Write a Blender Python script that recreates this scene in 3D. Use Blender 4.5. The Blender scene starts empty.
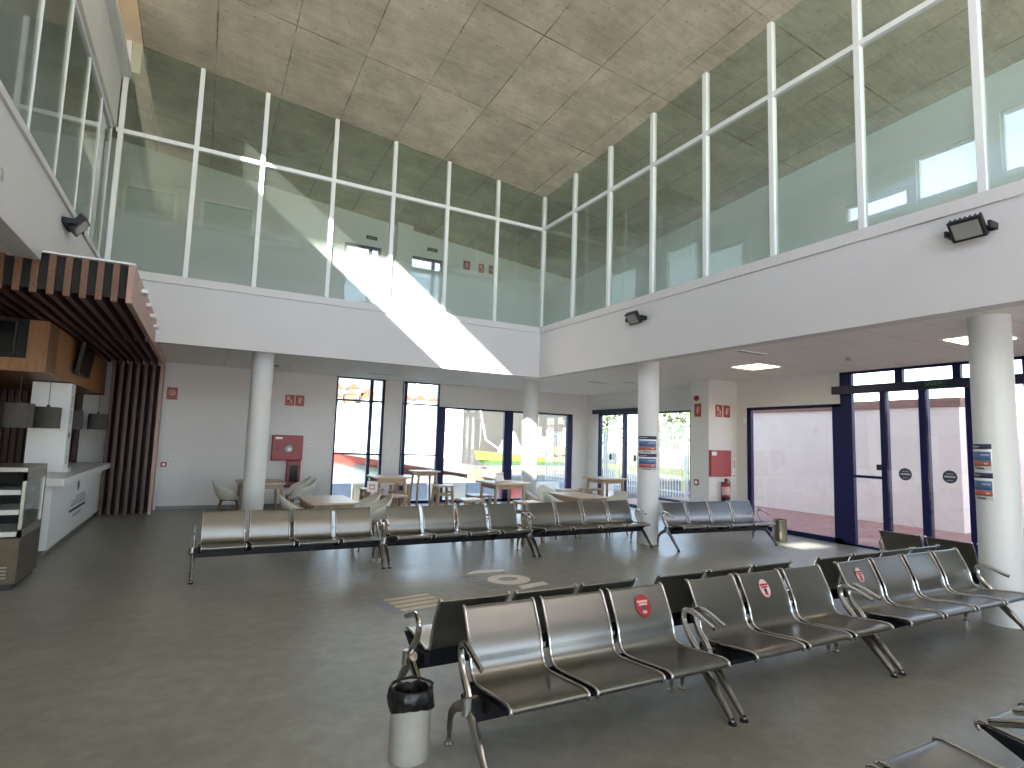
import bpy, bmesh, math, random
from mathutils import Vector, Matrix
R = math.radians
rnd = random.Random(7)
sc = bpy.context.scene
COL = sc.collection

# ------------------------------------------------------------------ materials
def new_mat(name):
    m = bpy.data.materials.new(name); m.use_nodes = True
    nt = m.node_tree; nt.nodes.clear()
    out = nt.nodes.new('ShaderNodeOutputMaterial')
    return m, nt, out
def N(nt, typ, **kw):
    n = nt.nodes.new(typ)
    for k, v in kw.items():
        if k.startswith('i_'):
            n.inputs[k[2:].replace('_', ' ')].default_value = v
        else: setattr(n, k, v)
    return n
def L(nt, a, b): nt.links.new(a, b)
def rgba(c): return (c[0], c[1], c[2], 1.0)
def pbr(name, col, rough=.5, metal=0.0, var=.06, scale=8.0, bump=0.0, spec=.5, coat=0.0, stretch=None, emit=None):
    """principled surface whose colour wanders a little with a noise"""
    m, nt, out = new_mat(name)
    p = N(nt, 'ShaderNodeBsdfPrincipled')
    p.inputs['Roughness'].default_value = rough; p.inputs['Metallic'].default_value = metal
    p.inputs['Specular IOR Level'].default_value = spec; p.inputs['Coat Weight'].default_value = coat
    tc = N(nt, 'ShaderNodeTexCoord'); mp = N(nt, 'ShaderNodeMapping')
    if stretch: mp.inputs['Scale'].default_value = stretch
    L(nt, tc.outputs['Object'], mp.inputs['Vector'])
    no = N(nt, 'ShaderNodeTexNoise'); no.inputs['Scale'].default_value = scale; no.inputs['Detail'].default_value = 4
    L(nt, mp.outputs['Vector'], no.inputs['Vector'])
    rp = N(nt, 'ShaderNodeValToRGB')
    rp.color_ramp.elements[0].position = .3; rp.color_ramp.elements[1].position = .7
    rp.color_ramp.elements[0].color = rgba([max(0, c*(1-var)) for c in col])
    rp.color_ramp.elements[1].color = rgba([min(1, c*(1+var)) for c in col])
    L(nt, no.outputs['Fac'], rp.inputs['Fac']); L(nt, rp.outputs['Color'], p.inputs['Base Color'])
    if bump:
        b = N(nt, 'ShaderNodeBump'); b.inputs['Strength'].default_value = bump; b.inputs['Distance'].default_value = .02
        L(nt, no.outputs['Fac'], b.inputs['Height']); L(nt, b.outputs['Normal'], p.inputs['Normal'])
    if emit:
        p.inputs['Emission Color'].default_value = rgba(emit[0]); p.inputs['Emission Strength'].default_value = emit[1]
    L(nt, p.outputs['BSDF'], out.inputs['Surface'])
    return m

M_WALL = pbr('white_paint', (.69, .665, .645), .6, var=.015, scale=1.5)
M_COLUMN = pbr('column_paint', (.68, .68, .665), .55, var=.02, scale=3)
M_GALLERY = pbr('gallery_paint', (.68, .69, .67), .6, var=.02, scale=1.5)
M_BASE = pbr('baseboard_grey', (.19, .19, .19), .45)
M_FRAME_W = pbr('white_aluminium', (.82, .82, .80), .4, var=.02)
M_FRAME_B = pbr('navy_aluminium', (.007, .009, .070), .42, var=.08, spec=.3)
M_FRAME_D = pbr('dark_navy', (.012, .014, .045), .4)
M_RED = pbr('signal_red', (.30, .016, .02), .4, var=.05)
M_RED_D = pbr('dark_red', (.25, .015, .025), .4, var=.05)
M_SIGN = pbr('sign_red', (.34, .05, .028), .45)
M_WHITE = pbr('white_plastic', (.80, .80, .78), .4, var=.02)
M_CREAM = pbr('cream_shell', (.66, .64, .55), .45, var=.03)
M_BLACK = pbr('black_plastic', (.012, .012, .013), .45)
M_BLACKSTEEL = pbr('black_steel', (.009, .009, .012), .5, spec=.25)
M_BAG = pbr('bin_liner', (.010, .010, .011), .32, bump=.6, scale=22)
M_CHROME = pbr('chrome', (.60, .59, .57), .14, 1.0, var=.03)
M_CAST = pbr('polished_cast', (.40, .39, .37), .22, 1.0, var=.05)
M_BINSTEEL = pbr('bin_enamel', (.44, .44, .40), .42, .25, var=.06, scale=14)
M_BINDARK = pbr('brown_steel', (.30, .27, .20), .3, .8, var=.25, scale=6, stretch=(1, 1, .2))
M_WOOD = pbr('light_wood', (.42, .29, .18), .45, var=.18, scale=5, stretch=(8, 1, 8), bump=.05)
M_WOODL = pbr('pale_wood', (.54, .41, .29), .4, var=.12, scale=5, stretch=(8, 1, 8), bump=.05)
M_LEGWOOD = pbr('brown_leg_wood', (.16, .085, .045), .5, var=.15, scale=6)
M_SLAT = pbr('slat_wood', (.17, .080, .036), .5, var=.22, scale=3, stretch=(14, 1, 14))
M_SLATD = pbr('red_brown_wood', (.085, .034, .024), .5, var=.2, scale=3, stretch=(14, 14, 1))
M_PANELWOOD = pbr('panel_wood', (.33, .155, .06), .45, var=.2, scale=2.5, stretch=(14, 14, 1))
M_SLATLIT = pbr('lit_slat_wood', (.44, .27, .21), .45, var=.12, scale=3, stretch=(14, 14, 1))  # slat wood with falling light painted in, for the outermost slat
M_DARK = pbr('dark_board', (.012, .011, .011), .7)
M_SHADE = pbr('lamp_cloth', (.075, .068, .06), .8, var=.1, scale=30)
M_SCREEN = pbr('screen_glass', (.006, .006, .008), .12)
M_COUNTER = pbr('counter_white', (.84, .85, .84), .3, var=.02)
M_STONE = pbr('counter_top', (.80, .79, .75), .3, var=.05)
M_FRIDGE = pbr('fridge_steel', (.33, .31, .27), .35, .7, var=.08)
M_BRASS = pbr('bronze_front', (.105, .082, .05), .4, .5, var=.12)
M_SHELF = pbr('shelf_white', (.60, .60, .56), .4)
M_GREY = pbr('mid_grey', (.35, .35, .34), .5)
M_LTGREY = pbr('light_grey_ink', (.48, .48, .46), .5)
M_BLUEINK = pbr('poster_blue', (.085, .16, .36), .45)
M_NAVYINK = pbr('poster_navy', (.035, .045, .10), .45)
M_REDINK = pbr('poster_red', (.45, .11, .08), .45)
M_PINK = pbr('sticker_pink', (.66, .40, .38), .45)
M_GREENSIGN = pbr('exit_green', (.012, .05, .034), .5)
M_GREENTEXT = pbr('exit_lettering', (.16, .24, .19), .5)
M_DECALB = pbr('decal_blue_grey', (.20, .21, .24), .4)
M_DECALY = pbr('decal_sand', (.62, .47, .27), .4)
M_DECALW = pbr('decal_white', (.74, .68, .60), .4)
M_LAMP = pbr('lamp_diffuser', (.9, .85, .7), .5, emit=((1.0, .80, .48), 3.2))
M_PAPER = pbr('paper', (.82, .82, .80), .6)
M_LETTER = pbr('sign_white', (.80, .79, .76), .4)
M_PAVING = None

def concrete_mat():
    m, nt, out = new_mat('board_marked_concrete')
    p = N(nt, 'ShaderNodeBsdfPrincipled'); p.inputs['Roughness'].default_value = .8
    g = N(nt, 'ShaderNodeNewGeometry'); sp = N(nt, 'ShaderNodeSeparateXYZ'); L(nt, g.outputs['Position'], sp.inputs[0])
    def joint(axis, pitch, off, w):
        a = N(nt, 'ShaderNodeMath', operation='ADD'); a.inputs[1].default_value = off; L(nt, sp.outputs[axis], a.inputs[0])
        d = N(nt, 'ShaderNodeMath', operation='DIVIDE'); d.inputs[1].default_value = pitch; L(nt, a.outputs[0], d.inputs[0])
        f = N(nt, 'ShaderNodeMath', operation='FRACT'); L(nt, d.outputs[0], f.inputs[0])
        s = N(nt, 'ShaderNodeMath', operation='SUBTRACT'); s.inputs[1].default_value = .5; L(nt, f.outputs[0], s.inputs[0])
        b = N(nt, 'ShaderNodeMath', operation='ABSOLUTE'); L(nt, s.outputs[0], b.inputs[0])
        c = N(nt, 'ShaderNodeMath', operation='GREATER_THAN'); c.inputs[1].default_value = .5-w/pitch; L(nt, b.outputs[0], c.inputs[0])
        fl = N(nt, 'ShaderNodeMath', operation='FLOOR'); L(nt, d.outputs[0], fl.inputs[0])
        return c, fl
    # joints run at x = -.25, -1.33 ... and y = -1.9, -3.85 ...
    jx, fx = joint('X', 1.045, .30, .009); jy, fy = joint('Y', 1.95, 1.92, .012)
    mx = N(nt, 'ShaderNodeMath', operation='MAXIMUM'); L(nt, jx.outputs[0], mx.inputs[0]); L(nt, jy.outputs[0], mx.inputs[1])
    cb = N(nt, 'ShaderNodeCombineXYZ'); L(nt, fx.outputs[0], cb.inputs[0]); L(nt, fy.outputs[0], cb.inputs[1])
    wn = N(nt, 'ShaderNodeTexWhiteNoise'); wn.noise_dimensions = '2D'; L(nt, cb.outputs[0], wn.inputs['Vector'])
    n1 = N(nt, 'ShaderNodeTexNoise'); n1.inputs['Scale'].default_value = 1.5; n1.inputs['Detail'].default_value = 10; n1.inputs['Roughness'].default_value = .72
    L(nt, g.outputs['Position'], n1.inputs['Vector'])
    mp = N(nt, 'ShaderNodeMapping'); mp.inputs['Scale'].default_value = (1.2, 16, 1); L(nt, g.outputs['Position'], mp.inputs['Vector'])
    n2 = N(nt, 'ShaderNodeTexNoise'); n2.inputs['Scale'].default_value = 1.6; n2.inputs['Detail'].default_value = 6; L(nt, mp.outputs[0], n2.inputs['Vector'])
    r1 = N(nt, 'ShaderNodeValToRGB'); e = r1.color_ramp.elements
    e[0].position = .28; e[0].color = (.43, .375, .285, 1); e[1].position = .74; e[1].color = (.80, .71, .555, 1)
    ad = N(nt, 'ShaderNodeMath', operation='MULTIPLY_ADD'); ad.inputs[1].default_value = .35; L(nt, n2.outputs['Fac'], ad.inputs[0])
    sb = N(nt, 'ShaderNodeMath', operation='MULTIPLY_ADD'); sb.inputs[1].default_value = .14; sb.inputs[2].default_value = -.24; L(nt, wn.outputs['Value'], sb.inputs[0])
    s2 = N(nt, 'ShaderNodeMath', operation='ADD'); L(nt, n1.outputs['Fac'], s2.inputs[0]); L(nt, sb.outputs[0], s2.inputs[1])
    L(nt, s2.outputs[0], ad.inputs[2]); L(nt, ad.outputs[0], r1.inputs['Fac'])
    mix = N(nt, 'ShaderNodeMixRGB'); mix.inputs['Color2'].default_value = (.15, .13, .10, 1)
    mf = N(nt, 'ShaderNodeMath', operation='MULTIPLY'); nj = N(nt, 'ShaderNodeTexNoise'); nj.inputs['Scale'].default_value = 2.2; L(nt, g.outputs['Position'], nj.inputs['Vector'])
    jr = N(nt, 'ShaderNodeMapRange'); jr.inputs['From Min'].default_value = .35; jr.inputs['From Max'].default_value = .65; jr.inputs['To Min'].default_value = .15; jr.inputs['To Max'].default_value = .9; L(nt, nj.outputs['Fac'], jr.inputs['Value']); L(nt, jr.outputs[0], mf.inputs[1]); L(nt, mx.outputs[0], mf.inputs[0])
    L(nt, mf.outputs[0], mix.inputs['Fac']); L(nt, r1.outputs['Color'], mix.inputs['Color1'])
    # pin holes
    vo = N(nt, 'ShaderNodeTexVoronoi'); vo.inputs['Scale'].default_value = 7; L(nt, g.outputs['Position'], vo.inputs['Vector'])
    ho = N(nt, 'ShaderNodeMath', operation='LESS_THAN'); ho.inputs[1].default_value = .13; L(nt, vo.outputs['Distance'], ho.inputs[0])
    hm = N(nt, 'ShaderNodeMath', operation='MULTIPLY'); hm.inputs[1].default_value = .35; L(nt, ho.outputs[0], hm.inputs[0])
    mix2 = N(nt, 'ShaderNodeMixRGB'); mix2.inputs['Color2'].default_value = (.14, .12, .10, 1); L(nt, hm.outputs[0], mix2.inputs['Fac']); L(nt, mix.outputs[0], mix2.inputs['Color1'])
    L(nt, mix2.outputs[0], p.inputs['Base Color'])
    b = N(nt, 'ShaderNodeBump'); b.inputs['Strength'].default_value = .25; L(nt, n1.outputs['Fac'], b.inputs['Height']); L(nt, b.outputs[0], p.inputs['Normal'])
    L(nt, p.outputs[0], out.inputs['Surface'])
    return m
M_CONC = concrete_mat()

def floor_mat():
    m, nt, out = new_mat('grey_resin_floor')
    p = N(nt, 'ShaderNodeBsdfPrincipled')
    g = N(nt, 'ShaderNodeNewGeometry')
    n1 = N(nt, 'ShaderNodeTexNoise'); n1.inputs['Scale'].default_value = .8; n1.inputs['Detail'].default_value = 9; n1.inputs['Roughness'].default_value = .65
    n2 = N(nt, 'ShaderNodeTexNoise'); n2.inputs['Scale'].default_value = 7; n2.inputs['Detail'].default_value = 8; n2.inputs['Roughness'].default_value = .7
    L(nt, g.outputs['Position'], n1.inputs['Vector']); L(nt, g.outputs['Position'], n2.inputs['Vector'])
    r = N(nt, 'ShaderNodeValToRGB'); e = r.color_ramp.elements
    e[0].position = .3; e[0].color = (.205, .205, .172, 1); e[1].position = .75; e[1].color = (.325, .32, .270, 1)
    ad = N(nt, 'ShaderNodeMath', operation='MULTIPLY_ADD'); ad.inputs[1].default_value = .9; L(nt, n2.outputs['Fac'], ad.inputs[0])
    sb = N(nt, 'ShaderNodeMath', operation='SUBTRACT'); sb.inputs[1].default_value = .45; L(nt, n1.outputs['Fac'], sb.inputs[0]); L(nt, sb.outputs[0], ad.inputs[2])
    L(nt, ad.outputs[0], r.inputs['Fac']); L(nt, r.outputs[0], p.inputs['Base Color'])
    rr = N(nt, 'ShaderNodeMapRange'); rr.inputs['To Min'].default_value = .24; rr.inputs['To Max'].default_value = .50
    L(nt, n1.outputs['Fac'], rr.inputs['Value']); L(nt, rr.outputs[0], p.inputs['Roughness'])
    p.inputs['Specular IOR Level'].default_value = .45
    b = N(nt, 'ShaderNodeBump'); b.inputs['Strength'].default_value = .08; b.inputs['Distance'].default_value = .01
    L(nt, n2.outputs['Fac'], b.inputs['Height']); L(nt, b.outputs[0], p.inputs['Normal'])
    L(nt, p.outputs[0], out.inputs['Surface'])
    return m
M_FLOOR = floor_mat()

def tile_ceiling_mat():
    m, nt, out = new_mat('ceiling_boards')
    p = N(nt, 'ShaderNodeBsdfPrincipled'); p.inputs['Roughness'].default_value = .7
    g = N(nt, 'ShaderNodeNewGeometry')
    br = N(nt, 'ShaderNodeTexBrick'); br.offset = 0
    br.inputs['Scale'].default_value = 1; br.inputs['Brick Width'].default_value = 1.2; br.inputs['Row Height'].default_value = .6
    br.inputs['Mortar Size'].default_value = .008
    br.inputs['Color1'].default_value = (.86, .83, .77, 1); br.inputs['Color2'].default_value = (.88, .85, .79, 1); br.inputs['Mortar'].default_value = (.64, .62, .58, 1)
    L(nt, g.outputs['Position'], br.inputs['Vector']); L(nt, br.outputs['Color'], p.inputs['Base Color'])
    L(nt, p.outputs[0], out.inputs['Surface'])
    return m
M_TILE = tile_ceiling_mat()

def glass_mat(name, tint=(.93, .96, .95), film=None, gloss=1.0, ior=1.5):
    """thin pane: see-through with mirror reflection by angle; film = (z_full, z_none, strength) frosted foil at the foot"""
    m, nt, out = new_mat(name)
    tr = N(nt, 'ShaderNodeBsdfTransparent'); tr.inputs[0].default_value = rgba(tint)
    gl = N(nt, 'ShaderNodeBsdfGlossy'); gl.inputs['Roughness'].default_value = .005; gl.inputs['Color'].default_value = (gloss, gloss, gloss, 1)
    fr = N(nt, 'ShaderNodeFresnel'); ge = N(nt, 'ShaderNodeNewGeometry')
    im = N(nt, 'ShaderNodeMapRange'); im.inputs['To Min'].default_value = ior; im.inputs['To Max'].default_value = 1/ior
    L(nt, ge.outputs['Backfacing'], im.inputs['Value']); L(nt, im.outputs[0], fr.inputs['IOR'])
    mx = N(nt, 'ShaderNodeMixShader'); L(nt, fr.outputs[0], mx.inputs[0]); L(nt, tr.outputs[0], mx.inputs[1]); L(nt, gl.outputs[0], mx.inputs[2])
    last = mx
    if film:
        g = N(nt, 'ShaderNodeNewGeometry'); sp = N(nt, 'ShaderNodeSeparateXYZ'); L(nt, g.outputs['Position'], sp.inputs[0])
        mr = N(nt, 'ShaderNodeMapRange'); mr.interpolation_type = 'SMOOTHSTEP'
        mr.inputs['From Min'].default_value = film[0]; mr.inputs['From Max'].default_value = film[1]
        mr.inputs['To Min'].default_value = film[2]; mr.inputs['To Max'].default_value = film[3]
        L(nt, sp.outputs['Z'], mr.inputs['Value'])
        tl = N(nt, 'ShaderNodeBsdfTranslucent'); tl.inputs[0].default_value = (.74, .80, .76, 1)
        df = N(nt, 'ShaderNodeBsdfDiffuse'); df.inputs[0].default_value = (.50, .55, .51, 1)
        fm = N(nt, 'ShaderNodeMixShader'); fm.inputs[0].default_value = .5
        L(nt, tl.outputs[0], fm.inputs[1]); L(nt, df.outputs[0], fm.inputs[2])
        m2 = N(nt, 'ShaderNodeMixShader'); L(nt, mr.outputs[0], m2.inputs[0]); L(nt, last.outputs[0], m2.inputs[1]); L(nt, fm.outputs[0], m2.inputs[2])
        last = m2
    L(nt, last.outputs[0], out.inputs['Surface'])
    return m
M_GLASS = glass_mat('clear_glass')
M_DOORGLASS = glass_mat('tinted_door_glass', (.88, .88, .88), ior=1.6)
M_GALGLASS = glass_mat('gallery_glass', (.88, .92, .89), film=(4.75, 5.25, .70, .04))
M_GALGLASS2 = glass_mat('gallery_glass_clear', (.88, .93, .91), film=(4.6, 5.6, .32, .02))
M_FROST = glass_mat('dimming_frost', (.85, .88, .87), film=(-50, -40, .6, .86))  # frosting put in to dim the far upper windows
M_CASEGLASS = glass_mat('case_glass', (.75, .80, .78))

def perforated_mat():
    """brushed sheet steel with a regular grid of punched holes, laid out in the sheet's own uv"""
    m, nt, out = new_mat('perforated_steel')
    p = N(nt, 'ShaderNodeBsdfPrincipled'); p.inputs['Metallic'].default_value = .92; p.inputs['Roughness'].default_value = .23
    p.inputs['Base Color'].default_value = (.225, .225, .205, 1)
    uv = N(nt, 'ShaderNodeUVMap'); uv.uv_map = 'UVMap'
    sc_ = N(nt, 'ShaderNodeVectorMath', operation='SCALE'); sc_.inputs['Scale'].default_value = 1/.0095; L(nt, uv.outputs[0], sc_.inputs[0])
    fr = N(nt, 'ShaderNodeVectorMath', operation='FRACTION'); L(nt, sc_.outputs[0], fr.inputs[0])
    sb = N(nt, 'ShaderNodeVectorMath', operation='SUBTRACT'); sb.inputs[1].default_value = (.5, .5, 0); L(nt, fr.outputs[0], sb.inputs[0])
    ln = N(nt, 'ShaderNodeVectorMath', operation='LENGTH'); L(nt, sb.outputs[0], ln.inputs[0])
    lt = N(nt, 'ShaderNodeMath', operation='LESS_THAN'); lt.inputs[1].default_value = .31; L(nt, ln.outputs['Value'], lt.inputs[0])
    su = N(nt, 'ShaderNodeSeparateXYZ'); L(nt, uv.outputs[0], su.inputs[0])
    def inside(out, mid, half):
        a = N(nt, 'ShaderNodeMath', operation='SUBTRACT'); a.inputs[1].default_value = mid; L(nt, out, a.inputs[0])
        b = N(nt, 'ShaderNodeMath', operation='ABSOLUTE'); L(nt, a.outputs[0], b.inputs[0])
        c = N(nt, 'ShaderNodeMath', operation='LESS_THAN'); c.inputs[1].default_value = half; L(nt, b.outputs[0], c.inputs[0]); return c
    iu = inside(su.outputs['X'], .3, .178); iv = inside(su.outputs['Y'], .44, .355)
    m1 = N(nt, 'ShaderNodeMath', operation='MULTIPLY'); L(nt, iu.outputs[0], m1.inputs[0]); L(nt, iv.outputs[0], m1.inputs[1])
    m2 = N(nt, 'ShaderNodeMath', operation='MULTIPLY'); L(nt, m1.outputs[0], m2.inputs[0]); L(nt, lt.outputs[0], m2.inputs[1]); lt = m2
    no = N(nt, 'ShaderNodeTexNoise'); no.inputs['Scale'].default_value = 3; no.inputs['Detail'].default_value = 3
    L(nt, uv.outputs[0], no.inputs['Vector'])
    mr = N(nt, 'ShaderNodeMapRange'); mr.inputs['To Min'].default_value = .20; mr.inputs['To Max'].default_value = .36; L(nt, no.outputs['Fac'], mr.inputs['Value'])
    L(nt, mr.outputs[0], p.inputs['Roughness'])
    tr = N(nt, 'ShaderNodeBsdfTransparent')
    mx = N(nt, 'ShaderNodeMixShader'); L(nt, lt.outputs[0], mx.inputs[0]); L(nt, p.outputs[0], mx.inputs[1]); L(nt, tr.outputs[0], mx.inputs[2])
    L(nt, mx.outputs[0], out.inputs['Surface'])
    return m
M_PERF = perforated_mat()

# ------------------------------------------------------------------ mesh builder
class MB:
    def __init__(s): s.bm = bmesh.new()
    def _faces(s, fs, mi):
        for f in fs: f.material_index = mi
    def box(s, x0, x1, y0, y1, z0, z1, mi=0, mat=None):
        vs = [s.bm.verts.new(Vector((x, y, z))) for x in (x0, x1) for y in (y0, y1) for z in (z0, z1)]
        if mat is not None:
            for v in vs: v.co = mat @ v.co
        F = [(0, 1, 3, 2), (4, 6, 7, 5), (0, 4, 5, 1), (2, 3, 7, 6), (0, 2, 6, 4), (1, 5, 7, 3)]
        s._faces([s.bm.faces.new([vs[i] for i in f]) for f in F], mi); return s
    def prism(s, pts, h, mat=None, mi=0):
        """pts: 2-D outline in local xy, extruded 0..h along local z, placed by mat"""
        mat = mat or Matrix()
        a = [s.bm.verts.new(mat @ Vector((p[0], p[1], 0))) for p in pts]
        b = [s.bm.verts.new(mat @ Vector((p[0], p[1], h))) for p in pts]
        n = len(pts); fs = [s.bm.faces.new(a[::-1]), s.bm.faces.new(b)]
        for i in range(n): fs.append(s.bm.faces.new((a[i], a[(i+1) % n], b[(i+1) % n], b[i])))
        s._faces(fs, mi); return s
    def lathe(s, prof, c=(0, 0, 0), n=24, mi=0, closed=True):
        rings = []
        for r, z in prof:
            if r < 1e-6: rings.append([s.bm.verts.new((c[0], c[1], c[2]+z))])
            else: rings.append([s.bm.verts.new((c[0]+r*math.cos(2*math.pi*i/n), c[1]+r*math.sin(2*math.pi*i/n), c[2]+z)) for i in range(n)])
        fs = []
        for a, b in zip(rings[:-1], rings[1:]):
            for i in range(n):
                j = (i+1) % n
                if len(a) == 1 and len(b) == 1: continue
                if len(a) == 1: fs.append(s.bm.faces.new((a[0], b[j], b[i])))
                elif len(b) == 1: fs.append(s.bm.faces.new((a[i], a[j], b[0])))
                else: fs.append(s.bm.faces.new((a[i], a[j], b[j], b[i])))
        s._faces(fs, mi); return s
    def cyl(s, x, y, z0, z1, r, n=20, mi=0, r1=None):
        r1 = r if r1 is None else r1
        return s.lathe([(0, z0), (r, z0), (r1, z1), (0, z1)], (x, y, 0), n, mi)
    def tube(s, pts, rad, n=10, mi=0, flat=1.0):
        pts = [Vector(p) for p in pts]
        if not hasattr(rad, '__len__'): rad = [rad]*len(pts)
        rings = []; prev = None
        for i, p in enumerate(pts):
            t = (pts[min(i+1, len(pts)-1)]-pts[max(i-1, 0)]).normalized()
            if prev is None:
                up = Vector((0, 0, 1)) if abs(t.z) < .9 else Vector((1, 0, 0))
                u = t.cross(up).normalized()
            else: u = (prev-t*prev.dot(t)).normalized()
            prev = u; v = t.cross(u)
            rings.append([s.bm.verts.new(p+(u*math.cos(2*math.pi*k/n)*flat+v*math.sin(2*math.pi*k/n))*rad[i]) for k in range(n)])
        fs = [s.bm.faces.new(rings[0][::-1]), s.bm.faces.new(rings[-1])]
        for a, b in zip(rings[:-1], rings[1:]):
            for k in range(n): fs.append(s.bm.faces.new((a[k], a[(k+1) % n], b[(k+1) % n], b[k])))
        s._faces(fs, mi); return s
    def patch(s, grid, mi=0, uv=None):
        """grid of 3-D points -> sheet, with uv"""
        vs = [[s.bm.verts.new(p) for p in row] for row in grid]
        lay = s.bm.loops.layers.uv.verify() if uv else None
        fs = []
        for i in range(len(vs)-1):
            for j in range(len(vs[0])-1):
                f = s.bm.faces.new((vs[i][j], vs[i+1][j], vs[i+1][j+1], vs[i][j+1])); fs.append(f)
                if uv:
                    for l, (a, b) in zip(f.loops, ((i, j), (i+1, j), (i+1, j+1), (i, j+1))): l[lay].uv = uv[a][b]
        s._faces(fs, mi); return s
    def link(s, name, mats, parent=None, smooth=False, bevel=0.0, loc=None, rotz=0, solid=0.0, recalc=True, subsurf=0):
        if recalc: bmesh.ops.recalc_face_normals(s.bm, faces=s.bm.faces[:])
        me = bpy.data.meshes.new(name); s.bm.to_mesh(me); s.bm.free()
        if not isinstance(mats, (list, tuple)): mats = [mats]
        for m in mats: me.materials.append(m)
        o = bpy.data.objects.new(name, me); COL.objects.link(o)
        if parent: o.parent = parent
        if loc: o.location = loc
        o.rotation_euler.z = rotz
        if solid:
            d = o.modifiers.new('sheet', 'SOLIDIFY'); d.thickness = solid; d.offset = 0
        if subsurf:
            d = o.modifiers.new('round', 'SUBSURF'); d.levels = d.render_levels = subsurf
        if bevel:
            d = o.modifiers.new('edge', 'BEVEL'); d.width = bevel; d.segments = 2; d.limit_method = 'ANGLE'; d.angle_limit = R(40)
        if smooth:
            for p in me.polygons: p.use_smooth = True
            if smooth == 'auto':
                for e in me.edges: pass
                me.set_sharp_from_angle(angle=R(40))
        return o

def link_each(mb, name, mats, parent, **kw):
    """one object for every separate piece in the builder"""
    bm = mb.bm; seen = set(); out = []
    for v0 in list(bm.verts):
        if v0 in seen: continue
        st = [v0]; seen.add(v0); isl = []
        while st:
            v = st.pop(); isl.append(v)
            for e in v.link_edges:
                o = e.other_vert(v)
                if o not in seen: seen.add(o); st.append(o)
        nb = MB(); mp = {v: nb.bm.verts.new(v.co) for v in isl}
        for f in {f for v in isl for f in v.link_faces}:
            g = nb.bm.faces.new([mp[v] for v in f.verts]); g.material_index = f.material_index
        out.append(nb.link(name, mats, parent, **kw))
    bm.free(); return out

def thing(name, label, cat, loc=(0, 0, 0), rotz=0, group=None):
    o = bpy.data.objects.new(name, None); COL.objects.link(o)
    o.empty_display_size = .1
    o.location = loc; o.rotation_euler.z = rotz
    return tag(o, label, cat, group)
def tag(o, label, cat, group=None):
    o['label'] = label; o['category'] = cat
    if group: o['group'] = group
    return o
def structure(o, label=None):
    o['kind'] = 'structure'
    if label: o['label'] = label
    return o
def sroot(name, label=None, loc=(0, 0, 0)):
    o = bpy.data.objects.new(name, None); COL.objects.link(o); o.location = loc; o.empty_display_size = .1
    return structure(o, label)
def kids(o): return [c for c in list(COL.objects) if c.parent == o]
def copy_tree(root, loc, rotz, label, group=None):
    ch = {}
    for o in COL.objects:
        if o.parent: ch.setdefault(o.parent.name, []).append(o)
    def rec(o, parent):
        c = o.copy(); COL.objects.link(c)
        if parent: c.parent = parent
        for k in ch.get(o.name, []): rec(k, c)
        return c
    r = rec(root, None)
    r.location = loc; r.rotation_euler.z = rotz; r['label'] = label
    if group: r['group'] = group
    return r
def letters(name, body, size, mat, parent, M, depth=.002):
    cu = bpy.data.curves.new(name, 'FONT'); cu.body = body; cu.size = size; cu.extrude = depth; cu.align_x = 'CENTER'; cu.align_y = 'CENTER'
    tmp = bpy.data.objects.new('tmp_text', cu); COL.objects.link(tmp)
    me = bpy.data.meshes.new_from_object(tmp); bpy.data.objects.remove(tmp)
    me.transform(M); me.materials.clear(); me.materials.append(mat)
    o = bpy.data.objects.new(name, me); COL.objects.link(o); o.parent = parent
    return o
def frame_matrix(origin, ex, ey):
    ex = Vector(ex); ey = Vector(ey); ez = ex.cross(ey)
    m = Matrix((ex, ey, ez)).transposed().to_4x4(); m.translation = Vector(origin); return m
def catmull(pts, k=4):
    P = [Vector(p) for p in pts]; out = []
    for i in range(len(P)-1):
        p0 = P[max(i-1, 0)]; p1 = P[i]; p2 = P[i+1]; p3 = P[min(i+2, len(P)-1)]
        for j in range(k):
            t = j/k
            out.append(.5*((2*p1)+(p2-p0)*t+(2*p0-5*p1+4*p2-p3)*t*t+(3*p1-p0-3*p2+p3)*t**3))
    out.append(P[-1]); return out
def circle(r, n=24, c=(0, 0), sx=1, sy=1): return [(c[0]+r*sx*math.cos(2*math.pi*i/n), c[1]+r*sy*math.sin(2*math.pi*i/n)) for i in range(n)]

# ------------------------------------------------------------------ key dimensions
XL, XR, YB, YF = -7.86, 3.9, 3.6, -13.5     # atrium left edge, outer right wall, outer back wall, front wall
ZG = 3.10                                   # low ceiling
ZF, ZS, ZT = 3.04, 4.13, 6.34               # fascia foot, glazing sill, glazing transom
XO = -11.5                                  # outer left wall
XU = 3.30                                   # upper right wall
def zc(x, y): return 7.09-.097*x-.05*y      # sloping concrete soffit

# ------------------------------------------------------------------ shell
structure(MB().box(XO, 4.05, YF, YB+.15, -.25, 0).link('floor', M_FLOOR))

def slab(quads, name):
    mb = MB()
    for (x0, x1, y0, y1) in quads:
        vs = []
        for up in (0, .35):
            for (x, y) in ((x0, y0), (x1, y0), (x1, y1), (x0, y1)): vs.append(mb.bm.verts.new((x, y, zc(x, y)+up)))
        for f in ((3, 2, 1, 0), (4, 5, 6, 7), (0, 1, 5, 4), (1, 2, 6, 5), (2, 3, 7, 6), (3, 0, 4, 7)): mb.bm.faces.new([vs[i] for i in f])
    return structure(mb.link(name, M_CONC))
XE, XN = -7.62, -6.80                        # edge of the slab, and of unseen notches shaped to pass the sun bands
slab([(XN, 4.1, YF, YB+.15), (XE, XN, -4.05, YB+.15), (XL, XN, YF, -8.5), (XO, XE, .1, YB+.15)], 'ceiling')
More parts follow.
